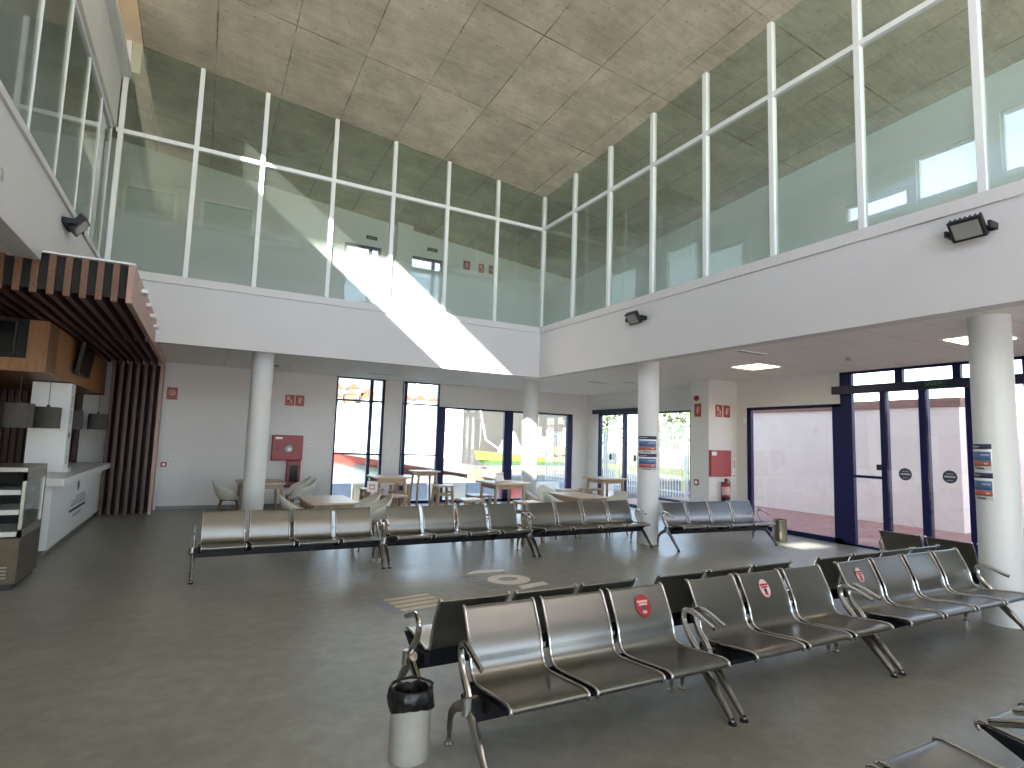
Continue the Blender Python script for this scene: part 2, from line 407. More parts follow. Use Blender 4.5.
# raised rooflight read off the sun bands, its unseen walls shaped to bound them
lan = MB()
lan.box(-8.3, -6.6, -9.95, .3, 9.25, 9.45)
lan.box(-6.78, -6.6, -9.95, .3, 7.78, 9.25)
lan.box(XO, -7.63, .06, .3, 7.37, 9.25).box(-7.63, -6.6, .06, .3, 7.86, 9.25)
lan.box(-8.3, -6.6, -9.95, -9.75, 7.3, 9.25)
lan.box(-8.3, -8.15, -2.3, .1, 7.36, 9.25)  # added sun block: sets where the sun band on the glazing starts
structure(lan.link('wall_rooflight', pbr('sunwarm_render', (.62, .54, .42), .8, var=.05)))  # warm tone of bounced sun put into the base colour
# left upper room with its roof and bulkhead
structure(MB().box(XO-.15, -7.74, YF, .1, 7.22, 7.36).link('ceiling_left_room', M_GALLERY))
structure(MB().box(XL-.12, XL, YF, .0, ZT+.02, 7.30).box(XL-.12, XL, YF, -9.75, 7.30, 8.75).link('wall_left_bulkhead', M_WALL))
# low ceilings
structure(MB().box(.1, XR, YF, .1, ZG, ZG+.2).box(XL+.3, XR, .1, YB, ZG, ZG+.2).link('ceiling_low', M_TILE))
structure(MB().box(XO, XL-.02, YF, YB, 3.32, 3.5).box(XO, XL+.3, 0.1, YB, ZG+.01, 3.4).link('ceiling_low_left', M_TILE))
# white bands (fascias) round the atrium with the sill on top
structure(MB().box(XL, .0, 0, .12, ZF, ZS-.13).box(XL, .0, -.03, .25, ZS-.13, ZS).link('wall_band_back', M_WALL))
structure(MB().box(0, .22, YF, .22, ZF, ZS-.13).box(-.03, .25, YF, .25, ZS-.13, ZS).link('wall_band_right', M_WALL))
structure(MB().box(XL-.2, XL, YF, -3.45, 3.29, ZS-.02).box(XL-.2, XL, -3.45, .22, 3.40, ZS-.02).box(XL-.2, XL+.03, YF, .22, ZS-.02, ZS+.05).link('wall_band_left', M_WALL))
# gallery floors
structure(MB().box(XL-.1, XR, .2, YB, 3.5, 3.75).box(.2, XR, YF, .2, 3.5, 3.75).box(XO, XL-.15, YF, YB, 3.6, 3.85).link('floor_gallery', M_GREY))

def wall_x(name, x0, x1, y0, y1, z0, z1, holes, mat, top=None):
    """wall of thickness x0..x1 running along y with rectangular openings (ya, yb, za, zb)"""
    ys = sorted({y0, y1, *[h[0] for h in holes], *[h[1] for h in holes]})
    mb = MB()
    for a, b in zip(ys[:-1], ys[1:]):
        if b <= y0 or a >= y1: continue
        mid = (a+b)/2; cuts = sorted([(h[2], h[3]) for h in holes if h[0] <= mid <= h[1]])
        z = z0
        for (c, d) in cuts:
            if c > z: mb.box(x0, x1, a, b, z, c)
            z = d
        if z < z1: mb.box(x0, x1, a, b, z, z1)
    return structure(mb.link(name, mat))
def wall_y(name, y0, y1, x0, x1, z0, z1, holes, mat):
    xs = sorted({x0, x1, *[h[0] for h in holes], *[h[1] for h in holes]})
    mb = MB()
    for a, b in zip(xs[:-1], xs[1:]):
        mid = (a+b)/2; cuts = sorted([(h[2], h[3]) for h in holes if h[0] <= mid <= h[1]])
        z = z0
        for (c, d) in cuts:
            if c > z: mb.box(a, b, y0, y1, z, c)
            z = d
        if z < z1: mb.box(a, b, y0, y1, z, z1)
    return structure(mb.link(name, mat))

# ground floor outer walls
wall_y('wall_back', YB, YB+.15, XO, XR+.15, 0, 3.55, [(-3.53, -2.33, 0, 3.09), (-1.88, -.86, 0, 3.09), (-.86, 3.38, 0, 2.5)], M_WALL)
wall_x('wall_right', XR, XR+.15, YF, YB, 0, 3.55,
       [(1.20, 3.06, 0, 2.52), (-.56, .95, .30, 2.52), (-4.20, -2.15, 0, 2.52), (-9.6, -4.20, 0, 3.09)], M_WALL)
structure(MB().box(3.05, XR, -1.9, -1.4, 0, ZG+.05).link('wall_right_pier', M_WALL))
structure(MB().box(XO-.15, XO, YF, .1, -.2, 7.3).box(XO-.15, XO, .1, YB+.15, -.2, 8.6).link('wall_left', M_WALL))
wall_y('wall_front', YF-.15, YF, XO, XR+.15, 0, 8.6, [(-9.5, .0, .1, 2.7), (-7.5, 3.1, 4.5, 7.9)], M_WALL)  # both openings added out of view to let daylight into the hall
structure(MB().box(-60, 60, -70, YF-.15, -.4, -.05).link('ground_front', pbr('forecourt', (.52, .51, .50), .85, var=.08, scale=.6)))  # unseen ground, added to bounce sunlight up into the hall
structure(MB().box(-20, 9, YF-4.6, YF-.15, 3.1, 3.3).link('sunblock_front', M_WALL))  # unseen slab added to keep sun out of the lower front opening
# unseen overhang added as a sun block, with one hole for a sun patch
structure(MB().box(-24, -8.6, YF-6.6, YF-.15, 8.6, 8.8).box(-7.6, 9, YF-6.6, YF-.15, 8.6, 8.8).box(-8.6, -7.6, YF-2.47, YF-.15, 8.6, 8.8).box(-8.6, -7.6, YF-6.6, YF-3.17, 8.6, 8.8).link('ceiling_sunblock', M_WALL))
# upper outer walls
wall_y('wall_gallery_back', YB, YB+.15, XO, XR+.15, 3.55, 8.6, [(-3.55, -2.62, 4.2, 6.45), (-1.86, -.93, 4.2, 6.42)], M_GALLERY)
structure(MB().box(-2.29, -1.88, YB-.25, YB, 3.75, 7.2).link('wall_gallery_pier', M_GALLERY))
UPW = [(-6.86, -5.90, 5.60, 6.32), (-8.1, -7.0, 5.60, 6.52), (-5.78, -4.76, 5.60, 5.92), (-1.36, -.38, 5.2, 6.36), (-2.6, -1.62, 5.2, 5.98), (.75, 1.9, 5.4, 6.32), (-9.6, -8.3, 5.6, 6.6)]
wall_x('wall_gallery_right', XU, XU+.15, YF, YB, 3.55, 7.6, UPW, M_GALLERY)
# skirtings
structure(MB().box(-7.05, -3.53, YB-.015, YB, 0, .075).link('baseboard_back', M_BASE))
structure(MB().box(3.035, 3.05, -1.9, -1.4, 0, .075).box(3.05, XR, -1.915, -1.9, 0, .075).link('baseboard_right', M_BASE))

# ------------------------------------------------------------------ glazing round the gallery
def glazing(name, axis, posts, z_post_top, end0, end1, film_glass, label):
    """white mullions with a transom; axis 'x' runs along x at y=.1, axis 'y' along y at x=.1"""
    root = sroot(name, label)
    def bx(a0, a1, b0, b1, z0, z1):
        return MB().box(a0, a1, b0, b1, z0, z1) if axis == 'x' else MB().box(b0, b1, a0, a1, z0, z1)
    off = XL-.12 if axis == 'l' else 0
    for p in posts:
        zt = z_post_top(p)
        if axis == 'l': MB().box(XL-.085, XL-.045, p-.013, p+.013, ZS+.04, zt).link('mullion', M_FRAME_W, root)
        else: bx(p-.035, p+.035, -.01, .07, ZS-.01, zt).link('mullion', M_FRAME_W, root)
    if axis == 'l':
        MB().box(XL-.085, XL-.045, end0, end1, ZT-.02, ZT+.03).link('transom', M_FRAME_W, root)
    else:
        bx(end0, end1, -.005, .065, ZT-.033, ZT+.033).link('transom', M_FRAME_W, root)
    ps = sorted([end0, *posts, end1])
    for a, b in zip(ps[:-1], ps[1:]):
        if b-a < .1: continue
        if axis == 'l': MB().box(XL-.065, XL-.055, a, b, ZS+.03, ZT).link('pane', film_glass, root)
        else:
            m = MB()
            for (u, v) in (((a, b), None),):
                za, zb = z_post_top(a), z_post_top(b)
                if axis == 'x': co = [(a, .03, ZS-.02), (b, .03, ZS-.02), (b, .03, zb), (a, .03, za)]; d = Vector((0, .01, 0))
                else: co = [(.03, a, ZS-.02), (.03, b, ZS-.02), (.03, b, zb), (.03, a, za)]; d = Vector((.01, 0, 0))
                f = [m.bm.verts.new(c) for c in co]; g = [m.bm.verts.new(Vector(c)+d) for c in co]
                m.bm.faces.new(f); m.bm.faces.new(g[::-1])
                for i in range(4): m.bm.faces.new((f[i], f[(i+1) % 4], g[(i+1) % 4], g[i]))
            m.link('pane', film_glass, root)
    return root
PX = [-7.80, -6.75, -5.73, -4.52, -3.39, -2.265, -1.125]
glazing('window_1', 'x', PX, lambda p: zc(p, .03), XL, 0, M_GALGLASS, 'white framed gallery glazing along the back of the hall')
PY = [-1.193, -2.345, -3.50, -4.65, -5.79, -6.93, -8.06, -9.2, -10.35]
glazing('window_2', 'y', [-.0]+PY, lambda p: zc(.03, p), -11.6, 0, M_GALGLASS2, 'white framed gallery glazing along the right of the hall')
PLY = [-.02, -.96, -1.95, -3.05, -4.11, -5.2, -6.3]
glazing('window_3', 'l', PLY, lambda p: ZT, -11.0, 0, M_GALGLASS2, 'thin framed glazing of the upper room on the left')

# gallery doors and windows seen through the glazing
def gallery_window(n, x0, x1, z0, z1):
    r = sroot('window_%d' % n)
    m = MB(); w = .07
    for b in ((x0, x0+w, z0, z1), (x1-w, x1, z0, z1), (x0, x1, z0, z0+w), (x0, x1, z1-w, z1), (x0, x1, z1-.42, z1-.30)): m.box(b[0], b[1], YB+.02, YB+.1, b[2], b[3])
    m.box(x0+.62, x0+.70, YB+.02, YB+.1, z0, z1)
    m.link('window_frame', M_FRAME_B, r)
    MB().box(x0, x1, YB+.055, YB+.065, z0, z1).link('pane', M_GLASS, r)
gallery_window(4, -3.55, -2.62, 4.2, 6.45); gallery_window(5, -1.86, -.93, 4.2, 6.42)
def gallery_door(n, x0, x1, z1):
    r = sroot('door_%d' % n)
    m = MB()
    for b in ((x0, x0+.06, 3.75, z1), (x1-.06, x1, 3.75, z1), (x0, x1, z1-.06, z1)): m.box(b[0], b[1], YB-.05, YB, b[2], b[3])
    m.link('door_frame', M_FRAME_W, r)
    MB().box(x0+.06, x1-.06, YB-.02, YB-.005, 3.75, z1-.06).link('door_panel', pbr('door_panel_green_grey', (.56, .62, .58), .25), r)
gallery_door(1, -8.15, -7.15, 6.80); gallery_door(2, -6.70, -5.60, 6.80)
for i, (a, b, c, d) in enumerate(UPW):
    r = sroot('window_%d' % (6+i)); m = MB()
    for q in ((a, a+.04, c, d), (b-.04, b, c, d), (a, b, c, c+.04), (a, b, d-.04, d)): m.box(XU+.03, XU+.1, q[0], q[1], q[2], q[3])
    m.link('window_frame', M_FRAME_W, r)
    MB().box(XU+.06, XU+.07, a, b, c, d).link('pane', M_FROST if a > -4 else M_GLASS, r)

# ------------------------------------------------------------------ ground floor windows
def bars(rects, x=None, y=None, d=.08):
    m = MB()
    for (a, b, c, e) in rects:
        if y is not None: m.box(a, b, y, y+d, c, e)
        else: m.box(x, x+d, a, b, c, e)
    return m
def gwin(n, label, rects, pane, y=None, x=None, mat=M_FRAME_B, glass=M_GLASS, name='window'):
    r = sroot('%s_%d' % (name, n), label)
    bars(rects, x, y).link(name+'_frame', mat, r)
    for (a, b, c, e) in pane:
        if y is not None: MB().box(a, b, y+.035, y+.045, c, e).link('pane', glass, r)
        else: MB().box(x+.035, x+.045, a, b, c, e).link('pane', glass, r)
    return r
gwin(13, 'tall blue framed window on the left of the back wall',
     [(-3.53, -3.48, 0, 3.09), (-2.70, -2.62, 0, 3.09), (-2.39, -2.33, 0, 3.09), (-3.53, -2.33, 2.51, 2.55), (-3.53, -2.33, 1.205, 1.245), (-3.53, -2.33, 0, .07), (-3.53, -2.33, 3.06, 3.09)],
     [(-3.5, -2.35, .05, 3.07)], y=YB+.03)
gwin(14, 'tall blue framed window between white pier and wide window',
     [(-1.88, -1.84, 0, 3.09), (-1.82, -1.74, 0, 3.09), (-.90, -.86, 2.5, 3.09), (-.90, -.67, 0, 2.5), (-1.88, -.86, 2.505, 2.545), (-1.88, -.86, 1.205, 1.245), (-1.88, -.86, 0, .07), (-1.88, -.86, 3.06, 3.09)],
     [(-1.86, -.86, .05, 3.07)], y=YB+.03)
gwin(15, 'wide blue framed window in the middle of the back wall',
     [(1.10, 1.37, 0, 2.5), (3.20, 3.38, 0, 2.5), (-.67, 3.38, 2.46, 2.5), (-.67, 3.38, 0, .07)],
     [(-.67, 1.12, .05, 2.47), (1.35, 3.22, .05, 2.47)], y=YB+.03)
# right wall
gwin(3, 'blue framed glazed door to the fenced yard',
     [(2.99, 3.06, 0, 2.52), (1.86, 1.97, 0, 2.52), (1.20, 1.26, 0, 2.52), (1.20, 3.06, 0, .08), (1.20, 3.06, 2.48, 2.52)],
     [(1.95, 3.0, .06, 2.5), (1.24, 1.88, .06, 2.5)], x=XR+.02, name='door')
dr = bpy.data.objects['door_3']
MB().box(XR-.06, XR+.02, 1.05, 3.28, 2.52, 2.645).link('door_header', M_FRAME_D, dr)
for yy in (2.46, 1.43): MB().box(XR-.02, XR+.03, yy-.03, yy+.03, 1.22, 1.38).link('door_handle', M_BLACK, dr, bevel=.01)
gwin(16, 'blue framed window beside the right pier', [(-.56, .95, .30, .36), (-.56, .95, 2.48, 2.52), (.90, .95, .3, 2.52), (-.56, -.52, .3, 2.52)], [(-.54, .92, .33, 2.5)], x=XR+.02)
gwin(17, 'large navy framed window right of the red cabinet',
     [(-4.20, -4.04, 0, 2.52), (-2.25, -2.15, 0, 2.52), (-4.2, -2.15, 2.46, 2.52), (-4.2, -2.15, 0, .09)], [(-4.06, -2.2, .06, 2.5)], x=XR+.02, glass=M_DOORGLASS)
dz = 3.09
de = gwin(4, 'navy framed automatic entrance doors',
     [(-4.41, -4.20, 0, dz), (-5.01, -4.89, 0, 2.70), (-5.63, -5.50, 0, 2.70), (-6.25, -6.15, 0, 2.70), (-5.27, -5.15, 2.82, dz), (-6.11, -6.0, 2.82, dz),
      (-4.9, -4.4, 1.20, 1.245), (-6.25, -4.2, 0, .035), (-6.95, -6.87, 0, dz), (-7.9, -7.8, 0, dz), (-8.8, -8.7, 0, dz), (-9.6, -9.5, 0, dz), (-9.6, -6.2, 0, .08), (-9.6, -4.2, 3.05, dz)],
     [(-4.9, -4.38, .03, 2.70), (-9.58, -6.2, .05, 2.70), (-9.58, -4.38, 2.80, 3.07)], x=XR+.02, glass=M_DOORGLASS, name='door')
MB().box(XR-.11, XR+.03, -9.6, -4.12, 2.685, 2.825).link('door_header', M_FRAME_D, de)
for (a, b, s_) in ((-5.51, -5.0, -5.28), (-6.16, -5.62, -5.92)):
    lf = MB().box(XR-.005, XR+.005, a, b, .05, 2.68).link('sliding_leaf', M_DOORGLASS, de)
    Mx = frame_matrix((XR-.008, s_, 1.31), (0, -1, 0), (0, 0, 1))
    k = MB().prism(circle(.10, 28), .003, Mx, 0)
    k.prism([(-.075, -.012), (.075, -.012), (.075, .016), (-.075, .016)], .004, Mx, 1)
    k.prism([(-.055, .04), (.055, .04), (.045, .055), (-.045, .055)], .004, Mx, 2)
    k.prism([(-.05, -.05), (.05, -.05), (.04, -.062), (-.04, -.062)], .004, Mx, 2)
    k.link('round_sticker', [M_NAVYINK, M_LTGREY, M_GREY], lf)
MB().box(XR-.03, XR+.02, -4.90, -4.83, 1.35, 1.45).link('lock_box', M_BLACK, de, bevel=.01)
# exit legend on the door header
ex = MB().box(XR-.122, XR-.11, -5.98, -5.66, 2.70, 2.81).link('exit_sign', M_GREENSIGN, de)
letters('lettering', 'SALIDA', .075, M_GREENTEXT, ex, frame_matrix((XR-.124, -5.80, 2.765), (0, -1, 0), (0, 0, 1)), .001)
structure(MB().box(XR-.012, XR, -2.16, -2.08, 2.18, 2.30).link('trim_door_sensor', M_WHITE))

# ------------------------------------------------------------------ round columns
def column(x, y, label):
    r = thing('column', label, 'column', (x, y, 0), group='round white columns under the gallery edge')
    MB().cyl(0, 0, 0.0, ZG+.02, .18, 48).link('shaft', M_COLUMN, r, smooth='auto')
    return r
column(-5.45, .52, 'round white column by the dining table and red hose cabinet')
column(.55, 1.25, 'round white column at the inner corner, lit by a patch of sun')
column(.48, -2.92, 'round white column with notices behind the end of the second bench row')
column(.84, -7.725, 'round white column with notices beside the entrance doors')
def notice(cx, cy, a0, a1, z0, z1, kind, label):
    def band(za, zb, r, ia=0, ib=1):
        m = MB(); n = 14; b0 = a0+(a1-a0)*ia; b1 = a0+(a1-a0)*ib
        g = [[Vector((r*math.cos(R(b0+(b1-b0)*i/n)), r*math.sin(R(b0+(b1-b0)*i/n)), z)) for z in (za, zb)] for i in range(n+1)]
        m.patch(g); return m
    H = z1-z0
    r = thing('notice', label, 'notice', (cx, cy, z0), group='notices wrapped on the columns')
    band(0, H, .1835).link('sheet', M_PAPER, r, solid=.002, smooth=True)
    band(H*.80, H, .1855).link('header_band', M_NAVYINK, r, solid=.001, smooth=True)
    band(H*.35, H*.70, .1855, .02, .96).link('picture_band', M_BLUEINK, r, solid=.001, smooth=True)
    band(H*.14, H*.34, .1855, .02, .96).link('red_band', M_REDINK, r, solid=.001, smooth=True)
    m = MB()
    for (za, zb, ia, ib) in ((.87, .91, .1, .5), (.55, .60, .55, .9), (.21, .28, .7, .85), (.02, .07, .3, .7)):
        n = 6; b0 = a0+(a1-a0)*ia; b1 = a0+(a1-a0)*ib
        m.patch([[Vector((.187*math.cos(R(b0+(b1-b0)*i/n)), .187*math.sin(R(b0+(b1-b0)*i/n)), H*z)) for z in (za, zb)] for i in range(n+1)], mi=0 if za > .1 else 1)
    link_each(m, 'text_line', [M_LTGREY, M_NAVYINK], r, solid=.001)
notice(.48, -2.92, 168, 278, 1.53, 1.81, 0, 'upper notice on the column behind the second bench row')
notice(.48, -2.92, 168, 278, 1.24, 1.51, 0, 'lower notice on the column behind the second bench row')
notice(.84, -7.725, 122, 192, 1.51, 1.77, 0, 'upper notice on the column beside the entrance doors')
notice(.84, -7.725, 122, 192, 1.21, 1.48, 0, 'lower notice on the column beside the entrance doors')

# ------------------------------------------------------------------ waiting benches
PROF = catmull([(0, -.378, .350), (0, -.392, .366), (0, -.386, .382), (0, -.345, .390), (0, -.20, .376), (0, -.06, .362), (0, .005, .364), (0, .045, .386),
                (0, .066, .43), (0, .078, .485), (0, .105, .555), (0, .14, .625), (0, .170, .684), (0, .183, .702), (0, .196, .706), (0, .203, .698)], 3)
PITCH = .51
def make_bench(n, label, group):
    r = thing('waiting_bench', label, 'bench', (0, 0, 0), 0, group)
    W = n*PITCH; LX = W/2+.045
    cum = [0.0]
    for a, b in zip(PROF[:-1], PROF[1:]): cum.append(cum[-1]+(b-a).length)
    for i in range(n):
        x = -W/2+PITCH*(i+.5); hw = .222
        xs = [-hw+2*hw*k/6 for k in range(7)]
        grid = [[Vector((x+u, p.y, p.z)) for u in xs] for p in PROF]
        uv = [[(u+.3, c) for u in xs] for c in cum]
        s = MB().patch(grid, uv=uv).link('seat', M_PERF, r, smooth=True)
        for sx in (-1, 1):
            MB().tube([Vector((x+sx*(hw+.004), p.y, p.z)) for p in PROF], .0125, 8, flat=.8).link('edge_rail', M_CHROME, s, smooth=True)
        for sx in (-1, 1):
            br = [(-.365, .372), (-.33, .374), (-.20, .358), (-.06, .343), (.01, .345), (.035, .36), (.05, .30), (-.02, .285), (-.18, .285)]
            MB().prism(br, .032, Matrix.Translation((x+sx*.238-.016, 0, 0)) @ Matrix(((0, 0, 1, 0), (1, 0, 0, 0), (0, 1, 0, 0), (0, 0, 0, 1)))).link('seat_bracket', M_BLACKSTEEL, s)
        MB().box(x+hw-.004, x+hw+.03, .072, .084, .462, .49).link('back_link', M_CHROME, s) if i < n-1 else None
    MB().box(-LX, LX, -.15, -.05, .236, .342).link('beam', M_BLACKSTEEL, r, bevel=.006)
    for sx in (-1, 1):
        X = sx*LX
        leg = MB()
        leg.tube(catmull([(X, -.03, .33), (X, -.10, .27), (X, -.19, .185), (X, -.28, .095), (X, -.335, .04), (X, -.35, .012)], 3), [.034]*4+[.030]*4+[.024]*4+[.020]*4, 10, flat=.75)
        leg.tube(catmull([(X, -.07, .31), (X, .0, .265), (X, .08, .225), (X, .135, .175), (X, .155, .11), (X, .158, .035)], 3), [.030]*5+[.026]*5+[.020]*4+[.014]*2, 10, flat=.75)
        leg.tube([(X, -.10, .262), (X, -.10, .345)], [.05, .045], 12, flat=.5)
        lg = leg.link('leg', M_CAST, r, smooth='auto')
        for (y, rr) in ((-.352, .026), (.158, .028)):
            MB().lathe([(0, 0), (rr, 0), (rr, .010), (.012, .018), (.012, .04), (0, .04)], (X, y, 0), 14).link('foot_pad', M_BLACKSTEEL if y < 0 else M_CHROME, lg, smooth='auto')
        arm = catmull([(X, -.085, .32), (X, -.05, .37), (X, .0, .42), (X, .03, .47), (X, .045, .52), (X, .03, .558), (X, -.015, .572), (X, -.09, .558), (X, -.17, .528), (X, -.215, .515)], 3)
        nn = len(arm); MB().tube(arm, [.026-.010*i/(nn-1) for i in range(nn)], 10, flat=.8).link('armrest', M_CHROME, r, smooth='auto')
    return r
G1, G2, G3 = 'steel benches in the near back-to-back row', 'steel benches facing the entrance side in the near row', 'steel benches in the row before the tables'
A0 = make_bench(3, 'near-row steel bench by the white bin, with a red oval sticker', G1)
A0.location = (-4.22, -7.68, 0)
B0 = copy_tree(A0, (-2.50, -7.68, 0), 0, 'near-row steel bench with a pale oval sticker on its middle seat')
C0 = make_bench(4, 'four-seat near-row steel bench ending at the notice column by the doors', G1)
C0.location = (-.52, -7.68, 0)
PI = math.pi
A1 = copy_tree(A0, (-4.29, -7.12, 0), PI, 'steel bench seen from behind, back to back with the red-sticker bench', G2)
B1 = copy_tree(A0, (-2.585, -7.12, 0), PI, 'steel bench seen from behind, back to back with the pale-sticker bench', G2)
C1 = copy_tree(C0, (-.47, -7.12, 0), PI, 'steel bench seen from behind, back to back with the four-seat bench', G2)
E0 = copy_tree(C0, (1.27, -7.40, 0), PI/2, 'steel bench turned to face the glass entrance doors, beside the column')
D0 = copy_tree(C0, (-4.34, -9.49, 0), PI, 'steel bench in the bottom right corner, its nearer half outside the photo', 'steel benches at the bottom right corner')
D1 = copy_tree(C0, (-1.98, -9.49, 0), PI, 'steel bench at the right frame edge, only one seat edge showing', 'steel benches at the bottom right corner')
b1 = copy_tree(C0, (-5.25, -2.93, 0), 0, 'steel bench in front of the cream chairs, the leftmost of its row', G3)
b2 = copy_tree(C0, (-3.035, -2.93, 0), 0, 'steel bench in front of the high tables and wooden stools', G3)
b3 = copy_tree(C0, (-.82, -2.93, 0), 0, 'steel bench ending in front of the notice column, before the low table', G3)
b4 = copy_tree(C0, (1.50, -3.44, 0), R(-4), 'steel bench below the red cabinet, beside the small brown bin', G3)

def prof_frame(frac):
    """point and axes on the front of the seat back at a height"""
    for a, b in zip(PROF[20:], PROF[21:]):
        if a.z <= frac <= b.z:
            t = (frac-a.z)/(b.z-a.z); p = a.lerp(b, t); d = (b-a).normalized(); return p, d
def oval_sticker(bench, seat_index, z, main, mark, mark2, rx=.062, ry=.072, off=0):
    seats = sorted([o for o in COL.objects if o.parent == bench and o.name.startswith('seat') and not o.name.startswith('seat_b')], key=lambda o: sum(v.co.x for v in o.data.vertices)/len(o.data.vertices))
    s = seats[seat_index]; n = len([1 for _ in seats]); x = -n*PITCH/2+PITCH*(seat_index+.5)+off
    p, d = prof_frame(z); nrm = Vector((1, 0, 0)).cross(d)
    Mx = frame_matrix(Vector((x, p.y, p.z))+nrm*.004, (1, 0, 0), d)
    m = MB().prism(circle(1, 32, (0, 0), rx, ry), .002, Mx, 0)
    for (c, w, h, k) in ((.026, .042, .007, 1), (.008, .034, .006, 1)): m.prism([(-w, c-h), (w, c-h), (w, c+h), (-w, c+h)], .003, Mx, k)
    m.prism(circle(.016, 14, (0, -.016)), .0035, Mx, 2)
    m.prism([(-.018, -.048), (.016, -.05), (.012, -.022), (-.012, -.022)], .003, Mx, 1)
    return m.link('sticker', [main, mark, mark2], s)
oval_sticker(A0, 2, .598, M_RED, M_PINK, M_NAVYINK, off=.015)['label'] = 'red oval notice sticker'
oval_sticker(B0, 1, .60, M_PINK, M_RED, M_NAVYINK, .052, .066, .0)['label'] = 'pale pink oval notice sticker'
oval_sticker(C0, 0, .60, M_PINK, M_RED_D, M_RED_D, .045, .06, -.0)['label'] = 'faded reddish notice sticker'

# ------------------------------------------------------------------ bins
def bin_(x, y, r, h, label, body, bag):
    t = thing('waste_bin', label, 'bin', (x, y, 0))
    MB().lathe([(0, .004), (r*.96, .004), (r*.985, .0), (r, .02), (r, h), (r-.006, h), (r-.008, .02), (0, .02)], n=32).link('bucket', body, t, smooth='auto')
    if bag:
        m = MB(); n = 36; rows = []
        for (rr, z, j) in ((r*.55, h*.35, .02), (r*.80, h*.75, .008), (r*.93, h*.96, .003), (r*1.02, h+.012, .004), (r*1.10, h+.002, .006), (r*1.12, h-.04, .007), (r*1.08, h-.085, .008)):
            rows.append([Vector(((rr+j*math.sin(5*a+z*40)+j*.6*math.sin(11*a+1))*math.cos(a), (rr+j*math.sin(5*a+z*40)+j*.6*math.sin(11*a+1))*math.sin(a), z+(.012*math.sin(3*a+.5) if z < h-.03 and rr > r else 0))) for a in [2*PI*i/n for i in range(n+1)]])
        m.patch(rows); bmesh.ops.remove_doubles(m.bm, verts=m.bm.verts[:], dist=1e-5)
        m.bm.faces.new([v for v in m.bm.verts if abs(v.co.z-h*.35) < 1e-4 and v.co.length < 9][:0] or [m.bm.verts.new((.02, 0, h*.34)), m.bm.verts.new((-.02, .02, h*.34)), m.bm.verts.new((-.02, -.02, h*.34))])
        m.link('bin_liner', M_BAG, t, smooth=True, solid=.003)
    else:
        MB().lathe([(r*1.03, h-.012), (r*1.03, h+.004), (r*.93, h+.004), (r*.93, h-.012), (r*1.03, h-.012)], n=32).link('rim', M_CHROME, t, smooth='auto')
    return t
bin_(-5.265, -7.545, .104, .345, 'round off-white bin with a black liner beside the near bench', M_BINSTEEL, True)
bin_(3.12, -3.50, .125, .37, 'small brown metal bin by the large navy window', M_BINDARK, False)

# ------------------------------------------------------------------ tables, stools and chairs
def rounded_rect(w, d, r, n=6):
    pts = []
    for (cx, cy, a0) in ((w/2-r, d/2-r, 0), (-w/2+r, d/2-r, 90), (-w/2+r, -d/2+r, 180), (w/2-r, -d/2+r, 270)):
        for i in range(n+1): pts.append((cx+r*math.cos(R(a0+90*i/n)), cy+r*math.sin(R(a0+90*i/n))))
    return pts
def ray_shift(x, y, k): return (-6.3446+(x+6.3446)*k, -10.5616+(y+10.5616)*k)
KL, KH = 1.0465, 1.10
def make_table(name, label, cat, w, d, h, loc, group, inset=.08, splay=.03, t=.028, apron=.09, cr=.05):
    k = KL if name == 'dining_table' else KH
    w, d, h = w*k, d*k, h*k if k == KL else .94; hx, hy = ray_shift(loc[0], loc[1], k); loc = (hx, hy, 0)
    if k == KL: h = .71
    r = thing(name, label, cat, loc, 0, group)
    MB().prism(rounded_rect(w, d, cr), t, Matrix.Translation((0, 0, h-t))).link('table_top', M_WOODL, r, bevel=.006, smooth='auto')
    ax, ay = w/2-inset, d/2-inset; m = MB()
    for (x0, x1, y0, y1) in ((-ax, ax, -ay-.01, -ay+.01), (-ax, ax, ay-.01, ay+.01), (-ax-.01, -ax+.01, -ay, ay), (ax-.01, ax+.01, -ay, ay)): m.box(x0, x1, y0, y1, h-t-apron, h-t)
    m.link('apron', M_WOOD, r)
    for sx in (-1, 1):
        for sy in (-1, 1):
            MB().tube([(sx*(ax+splay), sy*(ay+splay), 0), (sx*ax, sy*ay, h-t)], [.020, .030], 10).link('leg', M_WOOD, r, smooth='auto')
    return r
TG, HG, SG, CG = 'low wooden dining tables', 'high wooden bar tables', 'tall wooden stools at the bar tables', 'cream armchairs at the low tables'
make_table('dining_table', 'low wooden table behind the first bench, with cream chairs either side', 'table', .66, 1.05, .75, (-4.68, -2.05, 0), TG)
make_table('dining_table', 'low wooden table beyond the left column near the red hose cabinet', 'table', .80, 1.0, .75, (-5.28, 1.32, 0), TG)
make_table('dining_table', 'low wooden table in front of the fenced-yard door, next to the notice column', 'table', .64, 1.05, .75, (-.42, -2.14, 0), TG)
make_table('bar_table', 'high wooden bar table in front of the tall left window and menu stand', 'table', .64, .64, 1.0, (-3.52, -1.02, 0), HG, inset=.11, splay=.06, apron=.08)
make_table('bar_table', 'small high bar table in front of the blue post of the window', 'table', .52, .52, 1.0, (-2.28, .62, 0), HG, inset=.09, splay=.05, apron=.08)
make_table('bar_table', 'high wooden bar table holding folded white menus', 'table', .68, .68, 1.0, (-2.04, -2.36, 0), HG, inset=.11, splay=.05, apron=.08)
make_table('bar_table', 'high wooden bar table behind the notice column near the yard door', 'table', .66, .66, 1.0, (.62, -1.55, 0), HG, inset=.11, splay=.05, apron=.08)
